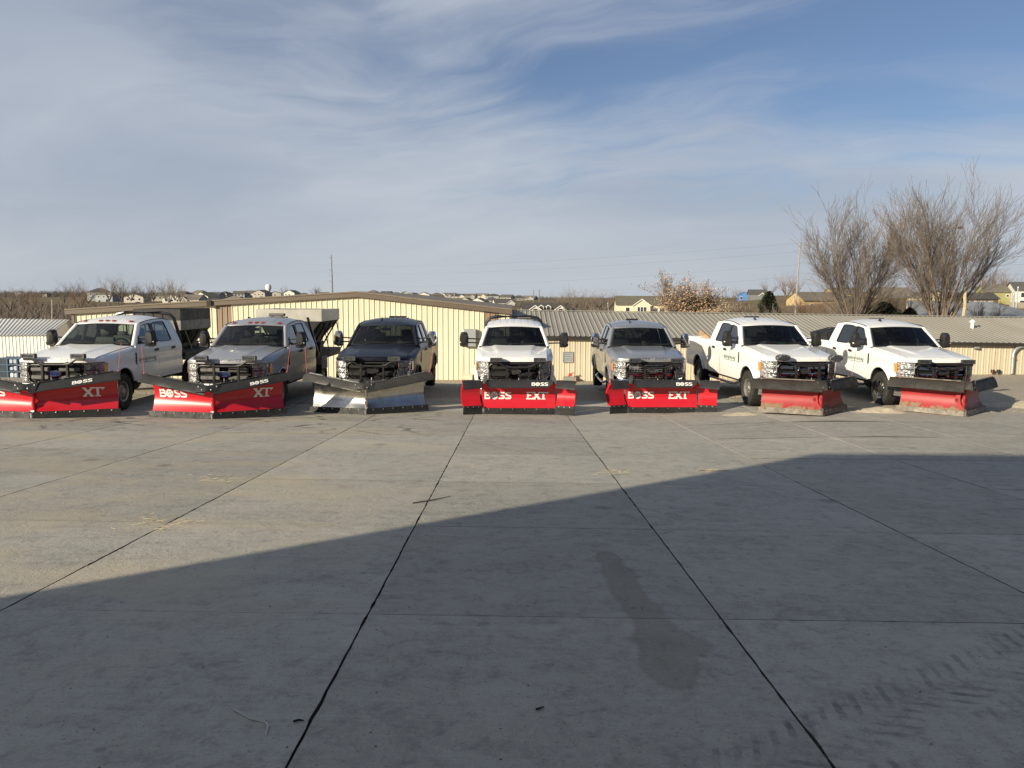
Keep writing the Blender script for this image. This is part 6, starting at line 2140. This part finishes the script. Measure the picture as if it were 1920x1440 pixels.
for row, where in ((leftrow, 'skyline row left of the power pole'), (rightrow, 'skyline row right of the power pole')):
    for i, (px, py, Y) in enumerate(row):
        c = rg.randrange(len(cols_))
        if px in (345, 328, 388, 945):
            c = 3
        if px == 206 or px == 187:
            c = 5
        p = at(px, py, Y)
        w = rg.uniform(11, 16); d = rg.uniform(9, 12); h = rg.choice((3.6, 5.6, 5.8))
        style = rg.choice(('hip', 'side', 'side', 'front'))
        wins = []
        for k in range(rg.choice((2, 3))):
            wins.append((-w * .3 + k * w * .3, h - 2.2, 1.5, 1.4))
        if h > 5:
            wins.append((w * .22, .4, 3.8, 2.1)); wins.append((-w * .28, .6, 1.6, 1.4))
        gb = ()
        if style == 'side' and rg.random() < .6:
            gb = ((rg.choice((-1, 1)) * w * .25, w * .4, h - .6, .8),)
        z = p.z - h + 1.4
        house('%s house, %s from left in the %s' % (cn[c], ORD[i], where), (p.x, Y, z), w, d, h, rg.uniform(2.2, 3.2), cols_[c], shingle(rg.randrange(5)), R(rg.uniform(-25, 25)),
              style == 'hip', wins, 'front' if style == 'front' else None, 'houses along the far skyline', gb)
# named houses nearer by
p0 = at(1022, 590, 300)
house('low white house with dark roof, two gables and dormers above the taupe roof', (p0.x, 300, p0.z), 18.5, 10, 1.5, 3.0, (.62, .60, .54), shingle(3), R(4), False,
      ((-8.2, -.3, 1.2, 1.2), (0, -.5, 1.3, 1.4), (-4.6, .2, 1.5, 2.2, 1.75), (5.2, .2, 1.5, 2.2, 1.75)), None, None, ((-4.6, 4.4, 2.0, 1.6), (5.2, 4.4, 2.0, 1.6), (-1.9, 1.6, 3.1, -2.6), (.9, 1.6, 3.1, -2.6)))
p0 = at(1208, 590, 280)
house('large cream house with brown shingle roof left of the rusty-leaved oak', (p0.x, 280, p0.z), 21, 11, 3.7, 2.9, (.66, .58, .42), shingle(4), R(-3), False,
      ((-6.6, 1.2, 1.3, 1.4), (-2.8, 1.1, .8, 1.7, 1.25), (-1.7, 1.1, .8, 1.7, 1.25), (-.6, 1.1, .8, 1.7, 1.25), (-6.6, -1.9, 1.3, .8), (3.2, .8, 1.6, 1.6), (5.6, .8, 1.6, 1.6)), None, None, ((-1.7, 6.0, 3.4, 1.2),))
t = bpy.data.objects[[o.name for o in bpy.data.objects if o.get('label', '').startswith('large cream house')][0]]
mb = MB(); mb.box(2.0, 9.8, -8.0, -5.6, .1, .35)
for x in (2.2, 4.6, 7.0, 9.6):
    mb.box(x - .1, x + .1, -7.9, -7.7, -3, 1.3)
mb.box(2.0, 9.8, -7.95, -7.85, 1.2, 1.3)
for k in range(26):
    mb.box(2.1 + k * .3, 2.16 + k * .3, -7.93, -7.87, .3, 1.2)
mb.build('deck', siding((.23, .15, .085)), t, 0)
p0 = at(1396, 564, 420)
house('bright blue house under construction on the hill behind the oak', (p0.x, 420, p0.z), 7, 9, 3.0, 1.8, (.06, .17, .40), siding((.13, .17, .24)), R(-20), False, ((-1.5, .8, 1.2, 1.3),), 'front')
p0 = at(1419, 566, 400)
house('dark grey house beside the blue one on the hill', (p0.x, 400, p0.z), 8.5, 9, 4.0, 2.2, (.15, .16, .165), shingle(1), R(-12), False, ((2.2, 1.4, 1.2, 1.3),), None, None, ((2.2, 3.6, 3.2, .8),))
p0 = at(1528, 588, 250)
house('tan house with long brown roof behind the left bare tree', (p0.x + 1.0, 250, p0.z), 18, 9, 4.4, 2.4, (.40, .30, .155), shingle(2), R(16), False, ((-6, 1.8, 1.3, 1.3), (-2.5, 1.8, 1.3, 1.3), (1.6, 1.4, 2.0, 1.8), (5.6, 1.8, 1.3, 1.3)))
p0 = at(1580, 575, 300)
house('yellow-tan two-storey house seen through the left bare tree', (p0.x, 300, p0.z), 12, 9, 5.0, 2.2, (.50, .38, .16), shingle(2), R(8), False, ((-3, 2.6, 1.3, 1.4), (0, 2.6, 1.3, 1.4), (3, 2.6, 1.3, 1.4)))
p0 = at(1665, 575, 280)
house('brown house with small white dormer between the two bare trees', (p0.x, 280, p0.z), 14, 9, 3.4, 3.4, (.22, .175, .13), shingle(2), R(5), False, ((-4, 1.2, 1.3, 1.3), (3, 1.2, 1.3, 1.3)), None, None, ((4.0, 2.0, 4.3, -2.5),))
p0 = at(1738, 583, 250)
house('cream house half hidden behind the right bare tree', (p0.x, 250, p0.z), 9, 9, 4.4, 2.2, (.55, .46, .29), shingle(1), R(-4), False, ((-2, 2.0, 1.3, 1.4), (1.2, 2.0, 1.3, 1.4)), 'front')
p0 = at(1822, 578, 235)
house('low dark brown house with deck left of the olive house', (p0.x, 235, p0.z), 11, 8, 2.9, 1.6, (.10, .075, .055), shingle(3), R(-6), False, ((-3.2, .9, 1.2, 1.2), (-.6, .9, 1.2, 1.2), (1.2, .9, 1.2, 1.2), (3.4, .9, 1.2, 1.2)))
p0 = at(1868, 578, 245)
house('olive green two-storey house with brown roof at the right', (p0.x, 245, p0.z), 9.6, 9, 5.2, 2.1, (.27, .26, .115), shingle(2), R(-14), False, ((1.4, 3.6, .7, .7),))
p0 = at(1915, 578, 240)
house('white house cut off by the right edge of the picture', (p0.x + .6, 240, p0.z), 8, 9, 5.6, 2.4, (.60, .58, .53), shingle(1), R(-14), False, ((-1.8, 3.4, 1.4, 1.4), (-1.8, .6, 1.8, 1.8), (1.6, 3.4, 1.4, 1.4)))
# grey metal roof of a building just beyond the low shed
q = [at(1705, 593, 72), at(1925, 597, 72), at(1860, 566, 84), at(1700, 563, 84)]
T0 = Vector((q[0].x, 72, -3))
t = thing('grey_roof_building', 'building with wide plain grey roof beyond the low shed at right', 'building', T0)
mb = MB(); mb.poly([v - T0 for v in q]); mb.poly([q[1] - T0, at(1990, 600, 84) - T0, q[2] - T0]); mb.build('roof', plain('grey_membrane', (.25, .26, .265), .8, 0, .12, .5), t, 0)
mb = MB(); mb.poly([q[0] - T0, q[1] - T0, q[1] - T0 + Vector((0, 0, -3)), q[0] - T0 + Vector((0, 0, -3))]); mb.poly([q[0] - T0, q[3] - T0, q[3] - T0 + Vector((0, 0, -4)), q[0] - T0 + Vector((0, 0, -3))]); mb.build('wall', WHITEWALL, t, 0)
# timber fence on the right bank
a, b = at(1893, 566, 225), at(1990, 570, 215)
t = thing('board_fence', 'weathered grey board fence on the bank below the white house', 'fence', tuple(a + Vector((0, 0, -1.8))))
n = 40
for k in range(n):
    c = a.lerp(b, k / n) - a
    o = part('board', 'fence', WOOD if False else POLEPALE, t, lambda mb: mb.box(0, .34, -.02, .02, -2, 1.8), 0)
    o.location = c

# ------------------------------------------------------------------ poles and wires
def pole(name, label, p, ztop, r, mat, lean=0.0):
    mb = MB(); top = (p.x + lean, p.y, ztop)
    mb.tube([(p.x, p.y, p.z - 4), top], [r, r * .7], 8)
    return mb, top
p = at(624, 570, 560); tp = at(621, 478, 560)
t = thing('power_pole', 'tall dark steel power pole with short arms above the cream shed', 'power pole', (p.x, p.y, p.z))
mb = MB(); mb.tube([(0, 0, -6), (tp.x - p.x, 0, tp.z - p.z)], [.75, .38], 8); mb.build('mast', POLEGREY, t)
for i, py in enumerate((486, 495, 509, 517, 530, 538)):
    c = at(621.8, py, 560) - p
    up = i % 2 == 0
    mb = MB(); mb.tube([c, c + Vector((-1.7 if up else -1.1, 0, 1.6 if up else .15))], [.22, .14], 6); mb.build('cross_arm', POLEGREY, t)
p = at(504, 562, 1350); tp = at(504, 533, 1350)
mb = MB(); hgt = tp.z - p.z
mb.lathe([(3.2, -5), (3.0, hgt * .55), (3.4, hgt * .62), (4.9, hgt * .70), (5.2, hgt * .82), (4.4, hgt * .94), (2.4, hgt), (0, hgt)], (p.x, p.y, p.z), 'Z', 20)
tag(mb.build('water_tower', VENTWHITE), 'small white water tower on the skyline left of the power pole', 'water tower')
POLEGREY2 = plain('pole_grey', (.26, .26, .25), .7)
p = at(1490, 590, 88); tp = at(1500.5, 455, 88)
t = thing('utility_pole', 'slim pale utility pole left of the bare trees', 'power pole', (p.x, p.y, p.z))
mb = MB(); mb.tube([(0, 0, -3), (tp.x - p.x, 0, tp.z - p.z)], [.12, .07], 8); mb.build('mast', POLEGREY2, t)
mb = MB(); c = tp - p; mb.tube([c + Vector((-.25, 0, -.05)), c + Vector((.25, 0, -.02))], .03, 6); mb.tube([c + Vector((0, 0, -1.0)), c + Vector((.28, 0, -.55))], .03, 6); mb.tube([c + Vector((0, 0, -2.8)), c + Vector((-.25, 0, -2.4))], .03, 6); mb.build('cross_arm', GALV, t)
for i, (py0, py1) in enumerate(((456, 486), (472, 500), (496, 524), (519, 547))):
    a = at(1499 - (py0 - 455) * .08, py0, 88); b = at(560, py1 + 8, 240)
    mb = MB(); P = []
    for k in range(25):
        q = a.lerp(b, k / 24); q.z -= 1.6 * 4 * (k / 24) * (1 - k / 24); P.append(q)
    mb.tube(P, .008, 4, caps=False)
    tag(mb.build('power_line', POLEGREY), '%s power line from the top running left from the slim utility pole' % ORD[i], 'wire')
for i, (py0, py1) in enumerate(((460, 449), (475, 468), (494, 491), (512, 509))):
    a = at(1499, py0, 88); b = at(1990, py1, 80)
    mb = MB(); P = []
    for k in range(13):
        q = a.lerp(b, k / 12); q.z -= .5 * 4 * (k / 12) * (1 - k / 12); P.append(q)
    mb.tube(P, .008, 4, caps=False)
    tag(mb.build('power_line', POLEGREY), '%s power line from the top behind the bare trees at right' % ORD[i], 'wire')
for (px0, y0, px1, y1, Y, r, m, lab) in ((1300, 592, 1304, 548, 68, .085, POLEPALE, 'pale wooden post in front of the rusty-leaved oak'), (98, 600, 98, 565, 58, .06, POLEPALE, 'thin pale post standing behind the white shed'),
                                         (1000.5, 575, 1000.5, 545, 420, .22, POLEGREY, 'thin dark mast on the skyline, left of two'), (1011, 572, 1011, 545, 420, .26, POLEGREY, 'thin dark mast on the skyline, right of two'),
                                         (1897, 592, 1899, 548, 130, .11, GALV, 'slim pale pole below the white house, left of three'), (1900, 592, 1901, 553, 118, .11, GALV, 'slim pale pole below the white house, middle of three'), (1905, 580, 1909, 540, 140, .12, GALV, 'slim pale pole below the white house, right of three'),
                                         (1141, 588, 1140, 570, 160, .12, GALV, 'short pale street pole left of the cream house'), (852, 566, 852, 552, 500, .3, POLEPALE, 'pale pole among the skyline houses above the shed roof')):
    a = at(px0, y0, Y); b = at(px1, y1, Y)
    mb = MB(); mb.tube([a + Vector((0, 0, -3)), a, b], [r, r, r * .8], 7); mb.lathe([(r * 1.15, 0), (r * 1.15, r * 2), (0, r * 2.2)], tuple(b), 'Z', 7)
    tag(mb.build('post', m), lab, 'pole')

# ------------------------------------------------------------------ bare trees
def grow(mb, rg, p, d, L, r, depth, maxd, spread, up, segs=4, tw=3, tips=None, kids=(2, 3)):
    P = [p.copy()]; Rr = [r]
    q = p.copy(); dd = d.copy()
    for k in range(segs):
        dd = (dd + Vector((rg.gauss(0, .06), rg.gauss(0, .06), up * .10 + rg.gauss(0, .04)))).normalized()
        q = q + dd * (L / segs)
        P.append(q.copy()); Rr.append(max(r * (1 - .72 * (k + 1) / segs), .0085))
        if depth < maxd and k >= (1 if depth == 0 else 0):
            for _ in range(rg.randint(*kids) if depth < 2 else rg.randint(0, kids[1])):
                side = dd.cross(Vector((rg.gauss(0, 1), rg.gauss(0, 1), rg.gauss(0, 1)))).normalized()
                nd = (dd + side * spread * rg.uniform(.6, 1.25)).normalized()
                base = P[-2].lerp(P[-1], rg.random())
                grow(mb[min(1, depth + 0)] if False else mb, rg, base, nd, L * rg.uniform(.38, .62), Rr[-1] * rg.uniform(.45, .62), depth + 1, maxd, spread, up, max(2, segs - 1), tw, tips, kids)
    mb[0 if depth == 0 else 1].tube(P, Rr, 6 if depth == 0 else 3, caps=False)
    if tips is not None and depth >= maxd - 1:
        tips.append(P[-1]); tips.append(P[len(P) // 2])
def bare_tree(name, label, base, H, stems, fan, seed, maxd=3, r0=.11, trunkm=BARK, twigm=TWIG, spread=.42, up=1.0, group=None, kids=(2, 3), leaf=None, segs=5):
    rg = random.Random(seed)
    T = thing(name, label, 'tree', tuple(base), 0, group)
    tr, cr = MB(), MB(); tips = [] if leaf else None
    for k in range(stems):
        a = 2 * math.pi * (k + rg.random() * .6) / stems
        tilt = fan * rg.uniform(.25, 1.0) if stems > 1 else .05
        d = Vector((math.cos(a) * tilt, math.sin(a) * tilt * .8, 1)).normalized()
        grow([tr, cr], rg, Vector((math.cos(a) * .18 * (stems > 1), math.sin(a) * .18 * (stems > 1), -.6)), d, H * rg.uniform(.72, 1.0), r0 * rg.uniform(.7, 1.1), 0, maxd, spread, up, segs, 3, tips, kids)
    tr.build('trunk', trunkm, T, 60, fix=False)
    cr.build('crown', twigm, T, 0, fix=False)
    if leaf:
        n, size, mats = leaf
        for mi, m in enumerate(mats):
            lb = MB()
            for _ in range(n // len(mats)):
                c = rg.choice(tips) + Vector((rg.gauss(0, .22), rg.gauss(0, .22), rg.gauss(0, .22)))
                u = Vector((rg.gauss(0, 1), rg.gauss(0, 1), rg.gauss(0, 1))).normalized(); v = u.orthogonal().normalized()
                s = size * rg.uniform(.6, 1.3)
                lb.add([c - u * s, c + v * s * .5, c + u * s, c - v * s * .5 + u.cross(v) * s * .3], [(0, 1, 2), (0, 2, 3)])
            lb.build('leaf_mass', m, T, 0, fix=False)['kind'] = 'stuff'
    return T
b = at(1600, 596, 60)
bare_tree('bare_tree', 'bare many-stemmed tree, the left and shorter of the tall pair', (b.x, 60, b.z - .4), 6.6, 12, .62, 11, 3, .10, spread=.46, up=.34, kids=(1, 2), segs=7)
b = at(1762, 596, 57)
bare_tree('bare_tree', 'tallest bare many-stemmed tree, right of the pair', (b.x, 57, b.z - .4), 7.4, 14, .66, 5, 3, .12, spread=.46, up=.34, kids=(1, 2), segs=7)
# a nest in it
c = at(1801, 427, 57)
mb = MB(); mb.lathe([(.02, -.12), (.16, -.06), (.20, .04), (.12, .10), (0, .08)], tuple(c), 'Z', 10); tag(mb.build('bird_nest', REDTWIG), 'small brown nest high in the tallest bare tree', 'nest')
b = at(1807, 596, 56); tp = at(1811, 537, 56)
mb = MB(); P = [b + Vector((0, 0, -.6))] + [b.lerp(tp, k / 6) + Vector((rng.gauss(0, .02), 0, 0)) for k in range(7)]
mb.tube(P, [.13, .13, .12, .12, .11, .12, .10, .10], 8); mb.tube([P[4], P[4] + Vector((.15, 0, .12))], .035, 6); mb.tube([P[6], P[6] + Vector((-.12, 0, .15))], .03, 6)
tag(mb.build('dead_trunk', plain('peeled_trunk', (.42, .34, .22), .85, 0, .25, 8)), 'pale broken dead trunk standing right of the tallest tree', 'dead trunk')
b = at(1296, 600, 66)
bare_tree('oak_tree', 'broad oak holding rusty dry leaves beside the cream house', (b.x, 66, b.z - .6), 3.5, 9, 1.05, 3, 3, .07, spread=.55, up=.6, leaf=(6500, .085, (DRYLEAF, DRYLEAF2)), kids=(2, 3))
b = at(1345, 600, 61)
bare_tree('oak_tree', 'small low oak shrub with tan leaves right of the broad oak', (b.x, 61, b.z - .5), 1.7, 6, .8, 8, 3, .04, spread=.55, up=.6, leaf=(1800, .07, (DRYLEAF2, DRYLEAF)), kids=(2, 2))
def evergreen(label, base, H, rad, seed, squat=1.0):
    rg = random.Random(seed)
    T = thing('evergreen_tree', label, 'tree', tuple(base))
    mb = MB(); mb.tube([(0, 0, -.6), (0, 0, H * .9)], [.10, .02], 6); mb.build('trunk', BARK, T)
    mb = MB()
    for _ in range(5200):
        h = rg.random() ** .8
        prof_ = min(1, .55 + h * 2.2) * (1 - h) ** .62 * 1.15
        a = rg.random() * 2 * math.pi
        rr = rad * prof_ * (.45 + .6 * rg.random()) * (1 + .6 * mnoise.noise(Vector((math.cos(a) * 2, math.sin(a) * 2, h * 4 + seed))))
        c = Vector((rr * math.cos(a), rr * math.sin(a), h * H))
        d = Vector((math.cos(a) * .7 + rg.gauss(0, .4), math.sin(a) * .7 + rg.gauss(0, .4), .7 + rg.gauss(0, .35))).normalized()
        v = d.orthogonal().normalized() * .05
        s = rg.uniform(.10, .22)
        mb.add([c - v, c + v, c + d * s + d.cross(v) * .4], [(0, 1, 2)])
    mb.build('crown', NEEDLE, T, 0, fix=False)
b = at(1440, 600, 68); evergreen('dark bushy evergreen left of the slim utility pole', (b.x, 68, b.z - .3), 2.75, 1.15, 2)
b = at(1655, 598, 62); evergreen('low spreading dark evergreen shrub between the bare tree trunks', (b.x, 62, b.z - .3), 1.6, 1.5, 5)
b = at(1705, 598, 63); evergreen('small dark evergreen shrub left of the tallest tree', (b.x, 63, b.z - .3), 1.1, .7, 6)
for i, (px, Y, H, n, sd, m, lab) in enumerate(((1375, 72, 3.0, 6, 1, TWIG, 'thin bare sapling right of the rusty oak'), (1395, 70, 2.0, 7, 2, PALETWIG, 'pale bare shrub left of the evergreen'), (1465, 63, 2.0, 8, 4, TWIG, 'bare shrub in front of the evergreen'),
                                               (1520, 64, 2.4, 8, 5, REDTWIG, 'russet bare shrub right of the utility pole'), (1560, 62, 1.8, 7, 6, TWIG, 'low bare shrub at the foot of the left bare tree'), (1850, 66, 2.2, 7, 7, REDTWIG, 'russet bare shrub before the olive house'), (1690, 66, 3.0, 7, 9, TWIG, 'bare shrub between the two tall trees'))):
    b = at(px, 600, Y); bare_tree('bare_shrub', lab, (b.x, Y, b.z - .5), H, n, .9, 40 + sd, 2, .03, m, m, .5, .7, kids=(2, 3), segs=4)
# far trees: a few forms, repeated
protos = []
for sd, m in ((1, TWIG), (2, PALETWIG), (3, REDTWIG)):
    rgx = random.Random(sd); tr, cr = MB(), MB()
    for k in range(6):
        a = k * 1.05 + rgx.random()
        grow([tr, cr], rgx, Vector((0, 0, -1)), Vector((math.cos(a) * .45, math.sin(a) * .45, 1)).normalized(), 9 * rgx.uniform(.8, 1), .22, 0, 3, .55, .7, 4, 3, None, (2, 2))
    protos.append((tr.mesh('trunk', [BARK], 0, False), cr.mesh('crown', [m], 0, False)))
fartrees = [(120, 566, 420, 9, 0), (138, 562, 460, 11, 2), (165, 566, 380, 9, 0), (205, 560, 480, 14, 1), (228, 560, 480, 13, 1), (246, 561, 470, 11, 0), (272, 562, 460, 9, 0), (288, 561, 480, 11, 1), (310, 560, 500, 11, 0), (328, 560, 480, 13, 1), (318, 566, 400, 9, 1), (338, 564, 420, 8, 1),
            (534, 556, 820, 11, 0), (590, 555, 900, 9, 0), (595, 554, 900, 11, 0), (1052, 584, 300, 8, 1), (1075, 584, 300, 9, 1), (1098, 584, 310, 7.5, 1), (1118, 584, 290, 6.5, 0), (1138, 582, 300, 7, 0), (1152, 582, 320, 7, 2), (1065, 588, 220, 6, 0), (1090, 588, 220, 6, 0), (1128, 588, 210, 6, 0),
            (1385, 560, 520, 7, 0), (1440, 556, 480, 10, 0), (1475, 556, 430, 12, 2), (1490, 556, 420, 11, 2), (1655, 570, 340, 11, 2), (1690, 570, 340, 11, 0), (1848, 566, 330, 14, 2), (1868, 566, 340, 14, 2), (1832, 566, 330, 11, 2), (1893, 560, 380, 13, 0), (1906, 562, 380, 11, 0), (40, 572, 300, 7, 0), (60, 578, 240, 6, 2), (20, 580, 220, 6, 0), (150, 576, 260, 7, 2)]
fartrees.sort()
kindn = ['grey-brown', 'pale straw-coloured', 'russet']
lt = [f for f in fartrees if f[0] < 640]; rt = [f for f in fartrees if f[0] >= 640]
for row, where in ((lt, 'left of the steel power pole'), (rt, 'right of the steel power pole')):
    for i, (px, py, Y, h, k) in enumerate(row):
        p = at(px, py, Y)
        T = thing('far_tree', '%s far tree, %s from left among those %s' % (kindn[k], ORD[i], where), 'tree', tuple(p), rg.uniform(0, 6), 'bare trees in the distance')
        T.scale = (h / 10 * rg.uniform(1, 1.25),) * 2 + (h / 10.5,)
        link('trunk', protos[k][0], T); link('crown', protos[k][1], T)
# thicket and hillside scrub: uncountable
def scrub(name, label, n, pick, hs, mat, seed):
    rg = random.Random(seed); mb = MB()
    for _ in range(n):
        x, y = pick(rg)
        z = zland(x, y) - .2
        h = rg.uniform(*hs)
        for _k in range(6):
            a = rg.random() * 6.283; t_ = rg.uniform(.15, .55)
            d = Vector((math.cos(a) * t_, math.sin(a) * t_, 1)).normalized() * h * rg.uniform(.6, 1.1)
            b = Vector((x + rg.gauss(0, h * .18), y + rg.gauss(0, h * .18), z)); w_ = h * .028
            u = Vector((-math.sin(a), math.cos(a), 0)) * w_
            mb.add([b - u, b + u, b + Vector((u.y, -u.x, 0)), b + d], [(0, 1, 3), (1, 2, 3), (2, 0, 3)])
            e = b + d * rg.uniform(.4, .7); a2 = rg.random() * 6.28
            d2 = Vector((math.cos(a2) * .7, math.sin(a2) * .7, .7)) * h * .4
            mb.add([e - u * .6, e + u * .6, e + d2], [(0, 1, 2)])
    o = tag(mb.build(name, mat, None, 0, fix=False), label, 'scrub'); o['kind'] = 'stuff'
def zone(x0, x1, y0, y1):
    """between two bearings (x/y) and two distances"""
    def f(rg):
        y = lerp(y0, y1, rg.random() ** 1.3); return lerp(x0, x1, rg.random()) * y, y
    return f
scrub('thicket', 'brown bare thicket behind the white shed at left', 1500, zone(-.72, -.50, 52, 120), (1.2, 2.8), REDTWIG, 1)
scrub('thicket', 'grey bare brush on the valley slope at left', 1500, zone(-.74, -.38, 120, 420), (2.0, 4.5), TWIG, 2)
scrub('hillside_brush', 'brown brush between the houses on the far slope', 700, zone(-.45, .12, 330, 800), (1.4, 3.0), TWIG, 3)
scrub('hillside_brush', 'pale brush on the slope right of centre', 900, zone(.02, .30, 90, 330), (1.0, 3.0), PALETWIG, 4)
scrub('hillside_brush', 'russet brush on the bank behind the bare trees', 1300, zone(.28, .72, 70, 260), (.8, 2.4), REDTWIG, 5)
scrub('far_treeline', 'grey far treeline along the left horizon', 1400, zone(-.75, -.30, 1200, 2600), (8, 15), plain('far_tree_grey', (.12, .105, .09), .95), 6)
scrub('far_treeline', 'grey far treeline along the middle horizon', 900, zone(-.30, .40, 1500, 2600), (6, 10), MATS['far_tree_grey'], 7)
